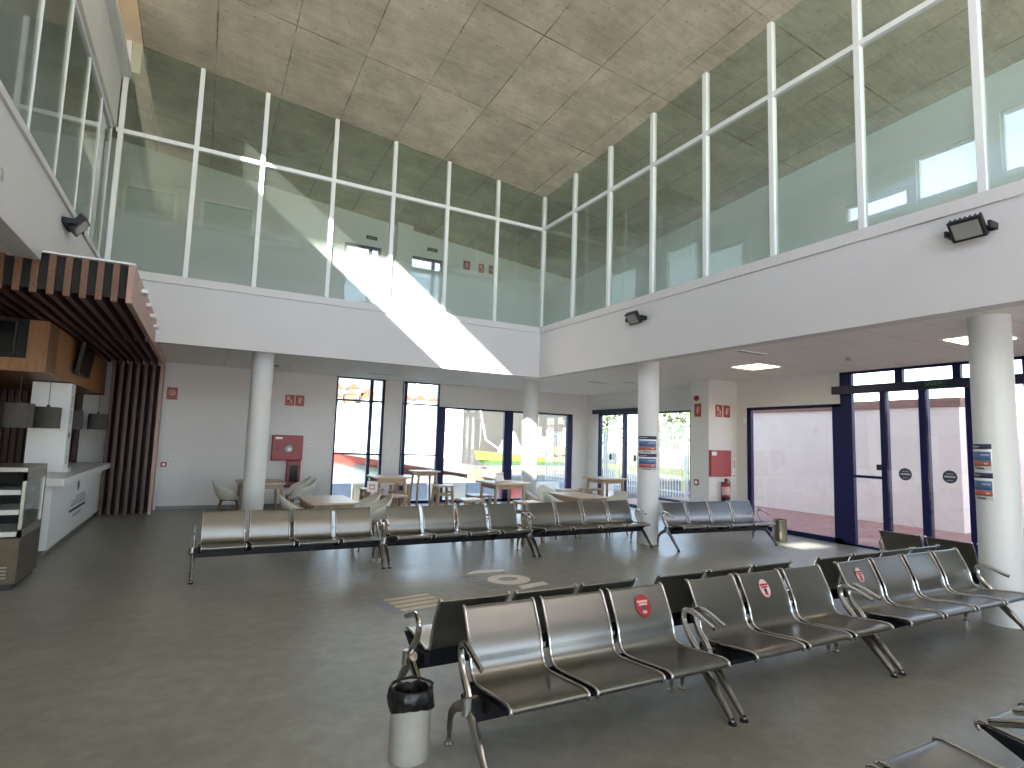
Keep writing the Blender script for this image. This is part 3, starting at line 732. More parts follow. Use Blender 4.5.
def make_stool(label, loc, rz=0):
    r = thing('bar_stool', label, 'stool', (*ray_shift(loc[0], loc[1], KH), 0), rz, SG)
    h = .66
    MB().prism(rounded_rect(.40, .40, .04), .035, Matrix.Translation((0, 0, h-.035))).link('seat', M_WOODL, r, bevel=.006, smooth='auto')
    for sx in (-1, 1):
        for sy in (-1, 1):
            MB().tube([(sx*.19, sy*.19, 0), (sx*.15, sy*.15, h-.035)], [.038, .032], 8).link('leg', M_WOOD, r, smooth='auto')
    for (z, e) in ((.24, .178), (.46, .166)):
        for k in range(4):
            if k % 2: MB().box(-e, e, (k-2)*e-.012, (k-2)*e+.012, z-.018, z+.018).link('stretcher', M_WOOD, r)
            else: MB().box((k-1)*e-.012, (k-1)*e+.012, -e, e, z+.03, z+.066).link('stretcher', M_WOOD, r)
    return r
s0 = make_stool('wooden stool at the front of the bar table by the menu stand', (-3.58, -1.60, 0))
for (x, y, rz, lb) in ((-3.62, -.42, 0, 'wooden stool behind the bar table by the menu stand, nearly hidden'),
                       (-2.76, .70, .0, 'wooden stool at the small bar table, left of the blue post'),
                       (-2.05, .16, 0, 'wooden stool at the small bar table, in front of the blue post'),
                       (-2.62, -2.40, .05, 'wooden stool left of the bar table with the white menus'),
                       (-2.18, -1.78, 0, 'wooden stool behind the bar table with the white menus'),
                       (-1.895, -2.933, 0, 'wooden stool in front of the bar table with menus, nearest the benches'),
                       (.02, -1.15, 0, 'wooden stool left of the bar table by the yard door'),
                       (.72, -.95, .1, 'wooden stool behind the bar table by the yard door')):
    copy_tree(s0, (*ray_shift(x, y, KH), 0), rz, lb)
def make_chair(label, loc, rz):
    """bucket armchair facing -y"""
    r = thing('shell_armchair', label, 'chair', (*ray_shift(loc[0], loc[1], KL), 0), rz, CG); r.scale = (.94, .94, .94)
    rows = []; n = 40; K = 9
    for k in range(K+1):
        t = k/K; row = []
        for i in range(n):
            a = 2*PI*i/n; c = math.cos(a); s = math.sin(a)      # s = +1 at the back
            back = max(0, s)
            rim_z = .435+.225*(1/(1+math.exp(-(s+.35)*7)))+.17*back**2.2
            rx = .285+.01*back; ry = .255+.045*back
            if s < 0: ry = .24
            f = t**.62
            z = .415+(rim_z-.415)*t**3.0
            row.append(Vector((rx*f*c, ry*f*s+.03*t**3*back, z)))
        row.append(row[0].copy()); rows.append(row)
    m = MB().patch(rows); bmesh.ops.remove_doubles(m.bm, verts=m.bm.verts[:], dist=1e-5)
    m.link('shell', M_CREAM, r, smooth=True, solid=.014)
    for sx in (-1, 1):
        for sy in (-1, 1):
            MB().tube([(sx*.235, sy*.225, 0), (sx*.14, sy*.13, .425)], [.013, .02], 8).link('leg', M_LEGWOOD, r, smooth='auto')
    MB().tube([(-.185, -.178, .21), (.185, .178, .21)], .007, 6).tube([(-.185, .178, .215), (.185, -.178, .215)], .007, 6).tube([(-.15, -.14, .40), (.15, .14, .40)], .009, 6).tube([(-.15, .14, .405), (.15, -.14, .405)], .009, 6).link('brace', M_BLACKSTEEL, r)
    return r
c0 = make_chair('cream armchair left of the low table behind the first bench', (-5.02, -1.98, 0), PI/2)
for (x, y, rz, lb) in ((-4.12, -2.30, -PI/2, 'cream armchair right of the low table behind the first bench, nearer the bench'),
                       (-4.12, -1.70, -PI/2, 'cream armchair right of the low table by the menu stand, farther from the bench'),
                       (-5.80, 1.10, PI/2, 'cream armchair left of the column, drawn up to the far table'),
                       (-4.60, 1.05, -PI/2, 'cream armchair right of the far table, nearer one below the red hose cabinet'),
                       (-4.60, 1.68, -PI/2, 'cream armchair right of the far table, farther one below the red hose cabinet'),
                       (-.98, -1.72, PI/2, 'cream armchair left of the yard-door table, the one nearer the sunlit column'),
                       (-.92, -2.32, PI/2, 'cream armchair left of the yard-door table, the one nearer the benches'),
                       (.16, -2.34, -PI/2, 'cream armchair right of the yard-door table, close to the notice column'),
                       (.0, -1.42, -2.6, 'cream armchair at the far end of the yard-door table')):
    if lb.startswith('cream armchair at the far end'): x, y, rz = -.42, -1.22, 0.0
    copy_tree(c0, (*ray_shift(x, y, KL), 0), rz, lb)
for i, (x, y, rz) in enumerate(((-1.74, -1.60, .35), (-1.58, -1.42, .55))):
    m = MB(); m.box(-.055, .055, -.03, -.026, 0, .15, mat=Matrix.Rotation(R(-14), 4, 'X')).box(-.055, .055, .026, .03, 0, .15, mat=Matrix.Rotation(R(14), 4, 'X'))
    m.box(-.055, .055, -.028, .028, 0, .003)
    o = m.link('menu_card', M_PAPER, loc=(x, y, .94), rotz=rz)
    tag(o, ('folded white menu card on the bar table, left of the pair', 'folded white menu card on the bar table, right of the pair')[i], 'menu', 'menu cards on the bar table')
t = thing('menu_stand', 'slim floor stand holding a small pink printed card by the chairs', 'stand', (-3.71, -.78, 0), R(-28))
MB().lathe([(0, 0), (.10, 0), (.10, .012), (0, .018)], n=20).link('base', M_WHITE, t, smooth='auto')
MB().cyl(0, 0, .015, .74, .011, 10).link('pole', M_WHITE, t, smooth='auto')
cd = MB().box(-.085, .085, -.006, .006, .72, .90).link('card', M_PAPER, t)
MB().box(-.055, .055, -.009, -.0061, .76, .86, 0).box(-.03, .03, -.010, -.0061, .79, .82, 1).link('print', [M_PINK, M_PAPER], cd)

# ------------------------------------------------------------------ fire signs and wall fittings
def fire_sign(origin, ex, w, h, icon, label, group='red fire signs'):
    """origin = centre on the wall; ex = direction of the sign's right as seen"""
    nrm = Vector(ex).cross(Vector((0, 0, 1)))
    r = thing('fire_sign', label, 'sign', Vector(origin), 0, group)
    Mx = frame_matrix((0, 0, 0), ex, (0, 0, 1))
    MB().prism([(-w/2, -h/2), (w/2, -h/2), (w/2, h/2), (-w/2, h/2)], .006, Mx).link('board', M_SIGN, r)
    Mi = frame_matrix(nrm*.006, ex, (0, 0, 1)); m = MB()
    if icon == 'ring':
        m.prism(circle(w*.30, 24, (0, h*.05)), .001, Mi, 0); m.prism(circle(w*.21, 24, (0, h*.05)), .002, Mi, 1); m.prism(circle(w*.09, 16, (0, h*.05)), .003, Mi, 0)
    elif icon == 'ext':
        m.prism([(-w*.14, -h*.25), (w*.10, -h*.25), (w*.10, h*.15), (-w*.14, h*.15)], .002, Mi, 0); m.prism([(-w*.08, h*.15), (w*.05, h*.15), (w*.05, h*.30), (-w*.08, h*.30)], .002, Mi, 0)
        m.prism([(w*.05, h*.26), (w*.25, h*.26), (w*.25, -h*.05), (w*.19, -h*.05), (w*.19, h*.20), (w*.05, h*.20)], .002, Mi, 0)
    else:
        m.prism([(-w*.32, h*.02), (w*.02, h*.02), (w*.02, h*.36), (-w*.32, h*.36)], .002, Mi, 0); m.prism([(w*.12, h*.10), (w*.30, -h*.05), (w*.2, -h*.28), (w*.05, -h*.10)], .002, Mi, 0)
        m.prism([(-w*.34, -h*.30), (w*.34, -h*.30), (w*.34, -h*.34), (-w*.34, -h*.34)], .002, Mi, 0)
    m.link('pictogram', [M_PINK if icon != 'ring' else M_PINK, M_SIGN], r)
    return r
EX, EY = (1, 0, 0), (0, -1, 0)
fire_sign((-6.93, YB, 2.44), EX, .20, .26, 'ring', 'red alarm sign beside the wooden slats on the back wall')
fire_sign((-4.57, YB, 2.44), EX, .20, .25, 'hose', 'red hose sign above the red cabinet, left of its pair')
fire_sign((-4.35, YB, 2.44), EX, .20, .25, 'ext', 'red extinguisher sign above the red cabinet, right of its pair')
fire_sign((3.05, -1.60, 2.44), EY, .19, .28, 'ext', 'red sign on the narrow side of the right pier, under the siren')
fire_sign((3.35, -1.9, 2.43), EX, .20, .26, 'hose', 'red hose sign above the wall extinguisher, left of its pair')
fire_sign((3.59, -1.9, 2.43), EX, .20, .26, 'ext', 'red extinguisher sign above the wall extinguisher, right of its pair')
fire_sign((-.25, YB, 6.42), EX, .20, .25, 'ext', 'red sign upstairs behind the glazing, leftmost of three')
fire_sign((.195, YB, 6.41), EX, .17, .25, 'hose', 'red sign upstairs behind the glazing, middle of three')
fire_sign((.515, YB, 6.42), EX, .17, .25, 'ring', 'red sign upstairs behind the glazing, rightmost of three')
for (x, z, lb) in ((-2.89, 6.665, 'dark exit sign upstairs over the left gallery window'), (-1.26, 6.66, 'dark exit sign upstairs over the right gallery window')):
    r = thing('exit_sign', lb, 'sign', (x, YB, z), 0, 'exit signs upstairs')
    MB().box(-.14, .14, -.03, 0, -.045, .045).link('box', M_GREENSIGN, r)
    letters('lettering', 'SALIDA', .07, M_GREENTEXT, r, frame_matrix((0, -.031, 0), EX, (0, 0, 1)), .001)
# cabinet at the back
t = thing('hose_cabinet', 'red fire hose cabinet with a round window on the back wall', 'cabinet', (-4.565, YB, 1.06))
MB().box(-.33, .33, -.14, 0, 0, .57).link('body', M_RED, t, bevel=.008)
d_ = MB().box(-.315, .315, -.152, -.14, .015, .555).link('door', M_RED, t, bevel=.004)
Mx = frame_matrix((.03, -.153, .26), EX, (0, 0, 1))
MB().prism(circle(.115, 28), .004, Mx, 0).prism(circle(.085, 28), .006, Mx, 1).prism(circle(.04, 16, (.01, -.01)), .008, Mx, 2).link('round_window', [M_RED_D, M_GREY, M_WHITE], d_)
MB().box(-.27, -.12, -.156, -.152, .475, .525).link('label_plate', M_WHITE, d_)
MB().box(-.25, -.21, -.162, -.152, .24, .29).link('latch', M_BLACK, d_)
t = thing('extinguisher_cabinet', 'narrow dark red cabinet hanging just below the hose cabinet', 'cabinet', (-4.405, YB, .455))
MB().box(-.15, .15, -.15, 0, 0, .60).link('body', M_RED_D, t, bevel=.008)
MB().box(-.135, .135, -.160, -.15, .015, .585).link('door', M_RED_D, t, bevel=.004)
MB().box(-.09, .09, -.164, -.16, .12, .50).link('door_window', M_SCREEN, t)
# pier fittings
t = thing('hose_cabinet', 'square plain red cabinet on the right pier above the extinguisher', 'cabinet', (3.355, -1.9, 1.045))
MB().box(-.31, .31, -.05, 0, 0, .55).link('body', M_RED, t, bevel=.006)
MB().box(-.295, .295, -.060, -.05, .015, .535).link('door', M_RED, t, bevel=.004)
MB().box(-.28, -.14, -.064, -.06, .44, .52).link('label_plate', M_WHITE, t)
t = thing('fire_extinguisher', 'red fire extinguisher hung on the right pier under the red cabinet', 'fire extinguisher', (3.44, -2.0, .53))
MB().lathe([(0, 0), (.075, 0), (.085, .02), (.085, .33), (.07, .38), (.03, .41), (.03, .43), (0, .43)], n=24).link('cylinder', M_RED, t, smooth='auto')
MB().lathe([(.0855, .14), (.0865, .15), (.0865, .30), (.0855, .31)], n=24).link('label_band', M_PINK, t, smooth=True)
MB().lathe([(.082, .0), (.0865, .01), (.0865, .09), (.0855, .10)], n=24).link('foot_ring', M_BLACK, t, smooth=True)
MB().box(-.02, .02, -.03, .02, .42, .47).box(-.012, .012, -.09, .01, .465, .48).box(-.012, .012, -.08, .01, .44, .45).link('valve', M_BLACK, t)
MB().tube(catmull([(.02, -.02, .44), (.09, -.02, .42), (.105, -.02, .34), (.10, -.03, .20)], 4), .010, 8).link('hose', M_BLACK, t, smooth=True)
MB().box(-.02, .02, .05, .10, .30, .40).link('bracket', M_BLACK, t)
t = thing('alarm_siren', 'small dark red alarm siren high on the right pier', 'siren', (3.05, -1.575, 2.70))
MB().lathe([(0, 0), (.06, 0), (.06, .03), (.045, .05), (0, .055)], n=20).link('dome', M_RED_D, t, smooth='auto'); t.rotation_euler = (0, R(-90), 0)
def wall_plate(origin, ex, w, h, label, cat, name, inner=M_WHITE, outer=M_WHITE):
    t = thing(name, label, cat, origin); Mx = frame_matrix((0, 0, 0), ex, (0, 0, 1)); nrm = Vector(ex).cross(Vector((0, 0, 1)))
    MB().prism(rounded_rect(w, h, min(w, h)*.15, 3), .012, Mx).link('plate', outer, t)
    MB().prism(rounded_rect(w*.55, h*.55, min(w, h)*.1, 3), .008, frame_matrix(nrm*.012, ex, (0, 0, 1))).link('button', inner, t)
wall_plate((3.05, -1.56, .90), EY, .13, .13, 'red fire alarm call point on the side of the right pier', 'alarm button', 'call_point', M_WHITE, M_RED)
wall_plate((-6.97, YB, .94), EX, .11, .10, 'red fire alarm call point low beside the wooden slats', 'alarm button', 'call_point', M_WHITE, M_RED_D)
wall_plate((-6.80, YB, 1.10), EX, .07, .08, 'white wall socket beside the slats, left of two', 'socket', 'wall_socket', M_LTGREY)
wall_plate((-6.70, YB, 1.09), EX, .07, .08, 'white wall socket beside the slats, right of two', 'socket', 'wall_socket', M_LTGREY)
wall_plate((-4.05, YB, 1.44), EX, .08, .09, 'white light switch between hose cabinet and tall window', 'switch', 'light_switch', M_LTGREY)
wall_plate((3.80, -1.9, 1.30), EX, .08, .30, 'white intercom panel on the right pier beside the large window', 'intercom', 'intercom', M_LTGREY)
wall_plate((3.80, -1.9, 1.06), EX, .10, .10, 'white switch plate below the intercom on the right pier', 'switch', 'light_switch', M_LTGREY)
wall_plate((XR, 3.30, 1.42), EY, .07, .09, 'white switch on the wall left of the yard door', 'switch', 'light_switch', M_LTGREY)
# ceiling lamps, detectors, vents
for (x, y, lb) in ((2.18, -3.77, 'lit square ceiling panel in front of the right pier'), (2.05, -7.14, 'lit square ceiling panel partly behind the entrance column')):
    t = thing('ceiling_light', lb, 'ceiling light', (x, y, ZG), 0, 'square ceiling lights')
    MB().box(-.30, .30, -.30, .30, -.012, 0).link('frame', M_WHITE, t)
    MB().box(-.27, .27, -.27, .27, -.018, -.012).link('diffuser', M_LAMP, t)
for (x, y, lb) in ((-5.02, 2.42, 'round smoke detector on the ceiling by the left column'), (2.40, -5.30, 'round smoke detector on the ceiling before the entrance doors'), (1.30, 2.6, 'round smoke detector on the ceiling near the wide back window')):
    t = thing('smoke_detector', lb, 'smoke detector', (x, y, ZG), 0, 'smoke detectors')
    MB().lathe([(0, -.045), (.03, -.045), (.05, -.03), (.055, 0), (0, 0)], n=20).link('body', M_GREY, t, smooth='auto')
for (x, y, lb) in ((.9, -4.72, 'ceiling air vent close to the band above the near column'), (1.8, .3, 'ceiling air vent near the yard door'), (2.45, -.2, 'ceiling air vent nearest the right pier'), (-2.8, 2.4, 'ceiling air vent before the tall left window')):
    t = thing('air_vent', lb, 'vent', (x, y, ZG), 0, 'ceiling air vents')
    MB().box(-.30, .30, -.06, .06, -.010, 0).link('frame', M_TILE, t)
    m = MB()
    for k in range(4): m.box(-.28, .28, -.048+k*.026, -.048+k*.026+.012, -.014, -.010)
    m.link('grille', M_GREY, t)
# flood lights
def flood(origin, out, label, tilt=35):
    """out = unit vector into the hall"""
    out = Vector(out); ex = Vector((0, 0, 1)).cross(out)
    r = thing('flood_light', label, 'flood light', origin, 0, 'black flood lights on the white bands')
    Mx = frame_matrix((0, 0, 0), ex, (0, 0, 1)); rot = Mx @ Matrix.Translation((0, 0, .14)) @ Matrix.Rotation(R(tilt), 4, 'X') @ Matrix.Scale(.88, 4)
    # local: x sideways, y up, z out of the wall
    MB().box(-.16, .16, -.12, .12, -.035, .02, mat=rot).link('housing', M_BLACK, r, bevel=.01)
    m = MB()
    for k in range(7): m.box(-.15+k*.046, -.135+k*.046, -.10, .125, -.065, -.035, mat=rot)
    m.link('cooling_fin', M_BLACK, r)
    MB().box(-.125, .125, -.09, .085, .020, .024, mat=rot).link('lens', pbr('flood_lens', (.30, .29, .26), .15), r)
    MB().box(-.012, .012, -.03, .03, 0, .15, mat=Mx @ Matrix.Translation((-.175, 0, 0))).box(-.012, .012, -.03, .03, 0, .15, mat=Mx @ Matrix.Translation((.175, 0, 0))).box(-.187, .187, -.03, .03, 0, .012, mat=Mx).link('bracket', M_BLACK, r)
    return r
flood((0, -7.98, 3.77), (-1, 0, 0), 'black flood light on the right band, nearest the camera')
flood((0, -3.22, 3.75), (-1, 0, 0), 'black flood light on the right band, far one near the corner')
flood((XL, -2.62, 3.93), (1, 0, 0), 'black flood light on the left band above the wooden slats')
# small dome camera-like sensor and grey lettering on left band (only its end is in view)
g = thing('wall_lettering', 'grey lettering on the white band above the counter, cut by the frame edge', 'lettering', (XL+.001, -4.84, 3.62))
letters('lettering', 'a', .20, M_LTGREY, g, frame_matrix((0, .0, 0), (0, 1, 0), (0, 0, 1)), .004)
letters('lettering', 't', .22, M_LTGREY, g, frame_matrix((0, -.13, .02), (0, 1, 0), (0, 0, 1)), .004)

# ------------------------------------------------------------------ floor decals
t = thing('floor_decal', 'worn sand and grey striped floor sticker behind the near bench', 'floor sticker', (-4.38, -4.85, 0), R(8))
MB().box(-.30, .32, -.30, .30, .0005, .0015).link('backing', M_DECALB, t)
m = MB()
for k in range(4): m.box(-.17, .34, -.24+k*.13, -.16+k*.13, .0015, .0022)
link_each(m, 'stripe', M_DECALY, t)
t = thing('floor_decal', 'worn pale floor sticker with large shapes before the second bench row', 'floor sticker', (-3.02, -4.33, 0), R(4))
m = MB()
m.prism([(-.30, .42), (.25, .36), (.28, .48), (-.1, .56)], .0015, Matrix.Translation((0, 0, .0005)))
ring_o = circle(.22, 28, (.06, -.02), 1.2, 1.1); ring_i = circle(.10, 28, (.06, .0), 1.3, .9)
for i in range(28):
    j = (i+1) % 28; m.prism([ring_o[i], ring_o[j], ring_i[j], ring_i[i]], .0015, Matrix.Translation((0, 0, .0005)))
bmesh.ops.remove_doubles(m.bm, verts=m.bm.verts[:], dist=1e-5)
m.prism([(-.05, -.48), (.36, -.42), (.38, -.28), (.0, -.33)], .0015, Matrix.Translation((0, 0, .0005)))
link_each(m, 'large_shape', M_DECALW, t)
m = MB()
for k in range(5): m.box(-.42+.01*k, -.24, .28-k*.14, .33-k*.14, .0005, .002)
link_each(m, 'hatch_mark', M_DECALB, t)

# ------------------------------------------------------------------ kiosk on the left
SX = [-7.11-.133*k for k in range(17)]
t = thing('slatted_canopy', 'reddish wooden slatted canopy over the counter, its slats turning down to the floor', 'canopy', (-7.9, 0, 0))
yf, yb, zb, zt_ = -3.40, 3.22, 2.975, 3.385
for k, x in enumerate(SX):
    m = MB(); w = .029; X = x+7.9
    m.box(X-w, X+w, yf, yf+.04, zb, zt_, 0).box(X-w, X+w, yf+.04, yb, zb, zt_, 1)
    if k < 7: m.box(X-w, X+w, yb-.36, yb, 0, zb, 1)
    m.link('slat', [M_SLATLIT, M_SLATLIT] if k < 1 else [M_SLAT, M_SLATD], t)
MB().box(-9.3+7.9, SX[0]+7.9-.04, yf+.30, yb, 3.30, 3.33).link('backing_board', M_DARK, t)  # added dark sheet above, for dark gaps between the slats
MB().box(-9.3+7.9, SX[0]+7.9, yf+.06, yf+.08, zb+.05, zt_).link('backing_board', M_DARK, t)  # added dark sheet that turns the gaps between slat fronts black
MB().box(-9.3+7.9, SX[0]+7.9+.03, yf-.01, yf+.10, zt_, zt_+.02).link('top_trim', M_WHITE, t)
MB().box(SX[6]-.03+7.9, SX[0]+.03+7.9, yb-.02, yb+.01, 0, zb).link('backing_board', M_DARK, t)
for (y, z) in ((-2.5, 3.30), (-1.76, 3.28), (-1.16, 3.25), (-.42, 3.22), (.08, 3.20), (.62, 3.16)):
    X = SX[0]+.029+7.9; m = MB(); zz = z-.03
    m.box(X, X+.06, y-.09, y+.09, zz, zz+.045)
    m.link('raised_sign_block', M_LETTER, t)
structure(MB().box(-10.0, -9.9, -6, YB, 0, 3.32).link('wall_kiosk', M_DARK))
structure(MB().box(-8.45, -7.85, YB-.012, YB, .0, 3.1).link('trim_kiosk_white', M_WALL))
t = thing('wall_cladding', 'dark vertical wood cladding behind the counter', 'cladding', (-9.15, YB-.02, 0))
m = MB()
for k in range(14): m.box(-.75+k*.105, -.75+k*.105+.07, -.07, 0, 0, 2.9)
m.link('slat', M_SLATD, t)
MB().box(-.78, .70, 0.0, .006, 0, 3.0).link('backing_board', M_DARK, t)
# hanging wooden box above the counter
t = thing('overhead_cabinet', 'wood clad box hung under the canopy above the counter', 'cabinet', (-8.6, 0, 2.32))
bx = MB().box(-.85, .50, -1.55, 3.5, 0, .645).link('body', M_PANELWOOD, t)
m = MB()
for k in range(5): m.box(.50, .508, -1.50+k*.10, -1.44+k*.10, .02, .635)
link_each(m, 'groove_strip', M_SLAT, t)
MB().box(-.85, .30, -1.562, -1.55, .16, .64).link('recess_shade', M_DARK, t)  # flat dark sheet that paints a shaded recess on the front
t = thing('television', 'black television fixed to the front of the wood clad box', 'television', (-8.68, -1.565, 2.50))
MB().box(-.60, .28, -.05, 0, 0, .43).link('casing', M_BLACK, t, bevel=.006)
MB().box(-.58, .26, -.053, -.05, .02, .41).link('screen', M_SCREEN, t)
t = thing('television', 'black television fixed to the long side of the wood clad box', 'television', (-8.05, .55, 2.70))
rot = Matrix.Rotation(R(7), 4, 'Y')
MB().box(.02, .07, -.55, .40, -.24, .24, mat=rot).link('casing', M_BLACK, t, bevel=.006)
MB().box(.07, .074, -.53, .38, -.22, .22, mat=rot).link('screen', M_SCREEN, t)
MB().box(-.0, .05, -.08, .08, -.1, .1).link('bracket', M_GREY, t)
# counter
t = thing('service_counter', 'white service counter with a dark logo and line on its front', 'counter', (-8.3, .8, 0))
MB().box(-.40, .35, -2.05, 2.15, .09, .90).link('body', M_COUNTER, t)
MB().box(-.36, .30, -2.0, 2.1, 0, .09).link('plinth', M_BASE, t)
MB().box(-.42, .48, -2.15, 2.2, .90, 1.0).link('worktop', M_STONE, t, bevel=.006)
Mx = frame_matrix((.35, 0, 0), (0, 1, 0), (0, 0, 1)); m = MB()
m.prism(circle(.075, 20, (-.20, .76)), .003, Mx, 0)
m.prism([(-.75, .40), (.55, .40), (.55, .435), (-.75, .435)], .003, Mx, 0)
for (z, a, b) in ((.60, -.35, .45), (.55, -.6, .55), (.50, -.65, .5)): m.prism([(a, z-.02), (b, z-.02), (b, z+.015), (a, z+.015)], .003, Mx, 1)
m.prism([(-.45, .31), (.20, .31), (.20, .345), (-.45, .345)], .003, Mx, 1)
m.link('logo', [M_BLACK, M_LTGREY], t)
t = thing('partition_panel', 'white upright panel standing on the counter with small vertical lettering on its edge', 'panel', (-8.31, .10, 1.0))
MB().box(-.22, .24, -.08, .24, 0, 1.30).link('board', M_COUNTER, t, bevel=.004)
Mx = frame_matrix((.24, 0, 0), (0, 1, 0), (0, 0, 1)); m = MB()
for (z0, z1) in ((.95, 1.12), (.72, .92), (.10, .24)): m.prism([(.03, z0), (.12, z0), (.12, z1), (.03, z1)], .002, Mx, 1)
m.prism(circle(.045, 14, (.08, .53)), .002, Mx, 0)
m.link('lettering', [M_BLACK, M_LTGREY], t)
MB().box(.14, .30, -.10, .10, 0, .05).link('foot', M_COUNTER, t)
# pendant lamps
for i, (x, y, lb) in enumerate(((-8.27, -1.75, 'dark drum pendant lamp nearest the frame edge'), (-8.20, -.62, 'dark drum pendant lamp in front of the white panel'),
                               (-8.19, 1.0, 'dark drum pendant lamp just behind the white panel'), (-8.05, 2.6, 'dark drum pendant lamp farthest over the counter'))):
    t = thing('pendant_lamp', lb, 'lamp', (x, y, 1.63), 0, 'drum pendant lamps over the counter')
    m = MB(); m.lathe([(.15, 0), (.15, .29), (.142, .29), (.142, 0), (.15, 0)], n=32); m.link('lamp_shade', M_SHADE, t, smooth='auto')
    MB().lathe([(0, .255), (.142, .255), (.142, .265), (0, .265)], n=24).link('shade_top', M_SHADE, t, smooth='auto')
    MB().cyl(0, 0, .265, .32, .02, 10).cyl(0, 0, .32, .69, .004, 6).link('cord', M_BLACK, t)
    MB().lathe([(0, .08), (.04, .11), (.04, .16), (.02, .20), (.02, .255), (0, .255)], n=14).link('bulb', M_WHITE, t, smooth=True)
# display fridge
t = thing('display_fridge', 'open-fronted pastry display fridge with glass sides at the left edge', 'fridge', (-8.42, -2.54, 0))
W2, D2, HH = .55, .43, 1.18
MB().box(-W2, W2, -D2, D2, .06, .52).link('base', M_BRASS, t, bevel=.006)
MB().box(-W2+.03, W2-.03, -D2+.03, D2-.03, 0, .06).link('plinth', M_BLACK, t)
m = MB()
for k in range(4): m.box(-W2+.06, W2-.08, -D2-.006, -D2, .12+k*.035, .135+k*.035)
link_each(m, 'louvre', M_FRIDGE, t)
m = MB(); m.box(W2-.03, W2, -D2, -D2+.035, .52, HH).box(W2-.03, W2, D2-.05, D2, .52, HH).box(W2-.03, W2, -D2, D2, HH-.09, HH).box(W2-.03, W2, -D2, D2, .52, .60)
m.link('side_frame', M_FRIDGE, t)
MB().box(W2-.02, W2-.012, -D2+.03, D2-.05, .60, HH-.09).link('side_glass', M_CASEGLASS, t)
MB().box(-W2, -W2+.02, -D2, D2, .52, HH).link('side_panel', M_FRIDGE, t)
MB().box(-W2, W2, D2-.03, D2, .52, HH).link('back_panel', M_DARK, t)
MB().box(-W2, W2, -D2, D2, HH, HH+.05).link('top', M_FRIDGE, t, bevel=.006)
for z in (.54, .76, .96): MB().box(-W2+.03, W2-.04, -D2+.03, D2-.04, z, z+.02).box(-W2+.03, W2-.04, -D2+.015, -D2+.03, z-.01, z+.04).link('shelf', M_SHELF, t)

# ------------------------------------------------------------------ outside: yard to the right
def paving_mat(name, a, b, w, h):
    m, nt, out = new_mat(name); p = N(nt, 'ShaderNodeBsdfPrincipled'); p.inputs['Roughness'].default_value = .8
    g = N(nt, 'ShaderNodeNewGeometry'); br = N(nt, 'ShaderNodeTexBrick'); br.offset = .5
    br.inputs['Scale'].default_value = 1; br.inputs['Brick Width'].default_value = w; br.inputs['Row Height'].default_value = h; br.inputs['Mortar Size'].default_value = .008
    br.inputs['Color1'].default_value = rgba(a); br.inputs['Color2'].default_value = rgba(b); br.inputs['Mortar'].default_value = rgba([c*.6 for c in a])
    L(nt, g.outputs['Position'], br.inputs['Vector']); L(nt, br.outputs['Color'], p.inputs['Base Color']); L(nt, p.outputs[0], out.inputs['Surface'])
    return m
M_PAVERED = paving_mat('red_paving', (.40, .20, .17), (.46, .25, .21), .4, .2)
M_QUAY = paving_mat('quay_concrete', (.34, .32, .29), (.38, .36, .33), 2.5, 2.5)
M_ROAD = pbr('road', (.16, .15, .135), .8, var=.1, scale=2)
structure(MB().box(XR+.15, 60, -30, 3.75, -.30, -.03).link('ground_yard', M_PAVERED))
M_RENDERW = pbr('outside_render', (.80, .72, .66), .8, var=.05, scale=1.2)
M_COPING = pbr('coping_brown', (.25, .13, .10), .7, var=.1)
t = thing('yard_wall', 'long white wall with a brown coping outside the entrance doors', 'wall', (8.3, -1.0, -.03))
MB().box(0, .6, -3.15, 2.6, 0, 2.75).link('masonry', M_RENDERW, t)
MB().box(-.05, .65, -3.2, 2.6, 2.75, 2.95).link('coping', M_COPING, t)
MB().box(.6, 7.0, -3.15, -2.75, 0, 2.75).link('return_wall', M_RENDERW, t)
t = thing('yard_wall', 'pale wall closing the yard far right of the entrance doors', 'wall', (12.5, -11.0, -.03))
MB().box(0, .4, -9, 6.5, 0, 2.6).link('masonry', M_RENDERW, t)
MB().box(-.05, .45, -9, 6.5, 2.6, 2.75).link('coping', M_COPING, t)
# fence beyond the yard door
M_FENCE = pbr('white_fence', (.56, .54, .50), .5)
for j, (ya, yb_, lb) in enumerate(((1.75, 3.3, 'white bar fence seen through the window beside the right pier'), (3.35, 7.6, 'white bar fence seen through the yard door'), (7.65, 12.0, 'white bar fence far end beyond the yard door'))):
    x = 7.7
    t = thing('bar_fence', lb, 'fence', (x, ya, -.05), 0, 'white bar fences outside')
    Ln = yb_-ya
    MB().box(-.02, .02, 0, Ln, .18, .23).box(-.02, .02, 0, Ln, 2.05, 2.10).link('rail', M_FENCE, t)
    m = MB(); k = .06
    while k < Ln: m.box(-.012, .012, k, k+.024, 0, 2.2); k += .13
    m.link('bars', M_FENCE, t)
    for y in (.0, Ln-.06): MB().box(-.03, .03, y, y+.06, 0, 2.25).link('post', M_FENCE, t)
M_KERB = pbr('yellow_kerb', (.62, .52, .03), .6)
M_ROADWALL = pbr('roadside_render', (.20, .18, .15), .8, var=.1)
M_LEAF = pbr('leaf_green', (.09, .13, .045), .7, var=.35, scale=1.5)
M_LEAF2 = pbr('leaf_olive', (.14, .165, .075), .7, var=.35, scale=1.5)
M_BARK = pbr('bark', (.15, .10, .07), .8)
structure(MB().box(7.5, 60, 3.75, 60, -.35, -.12).link('ground_road', M_ROAD))
t = thing('yellow_barrier', 'low yellow rail barrier behind the white fence', 'barrier', (10.75, 9.5, -.12))
MB().box(-.06, .06, -5.5, 5.5, .60, .86).link('rail', M_KERB, t)
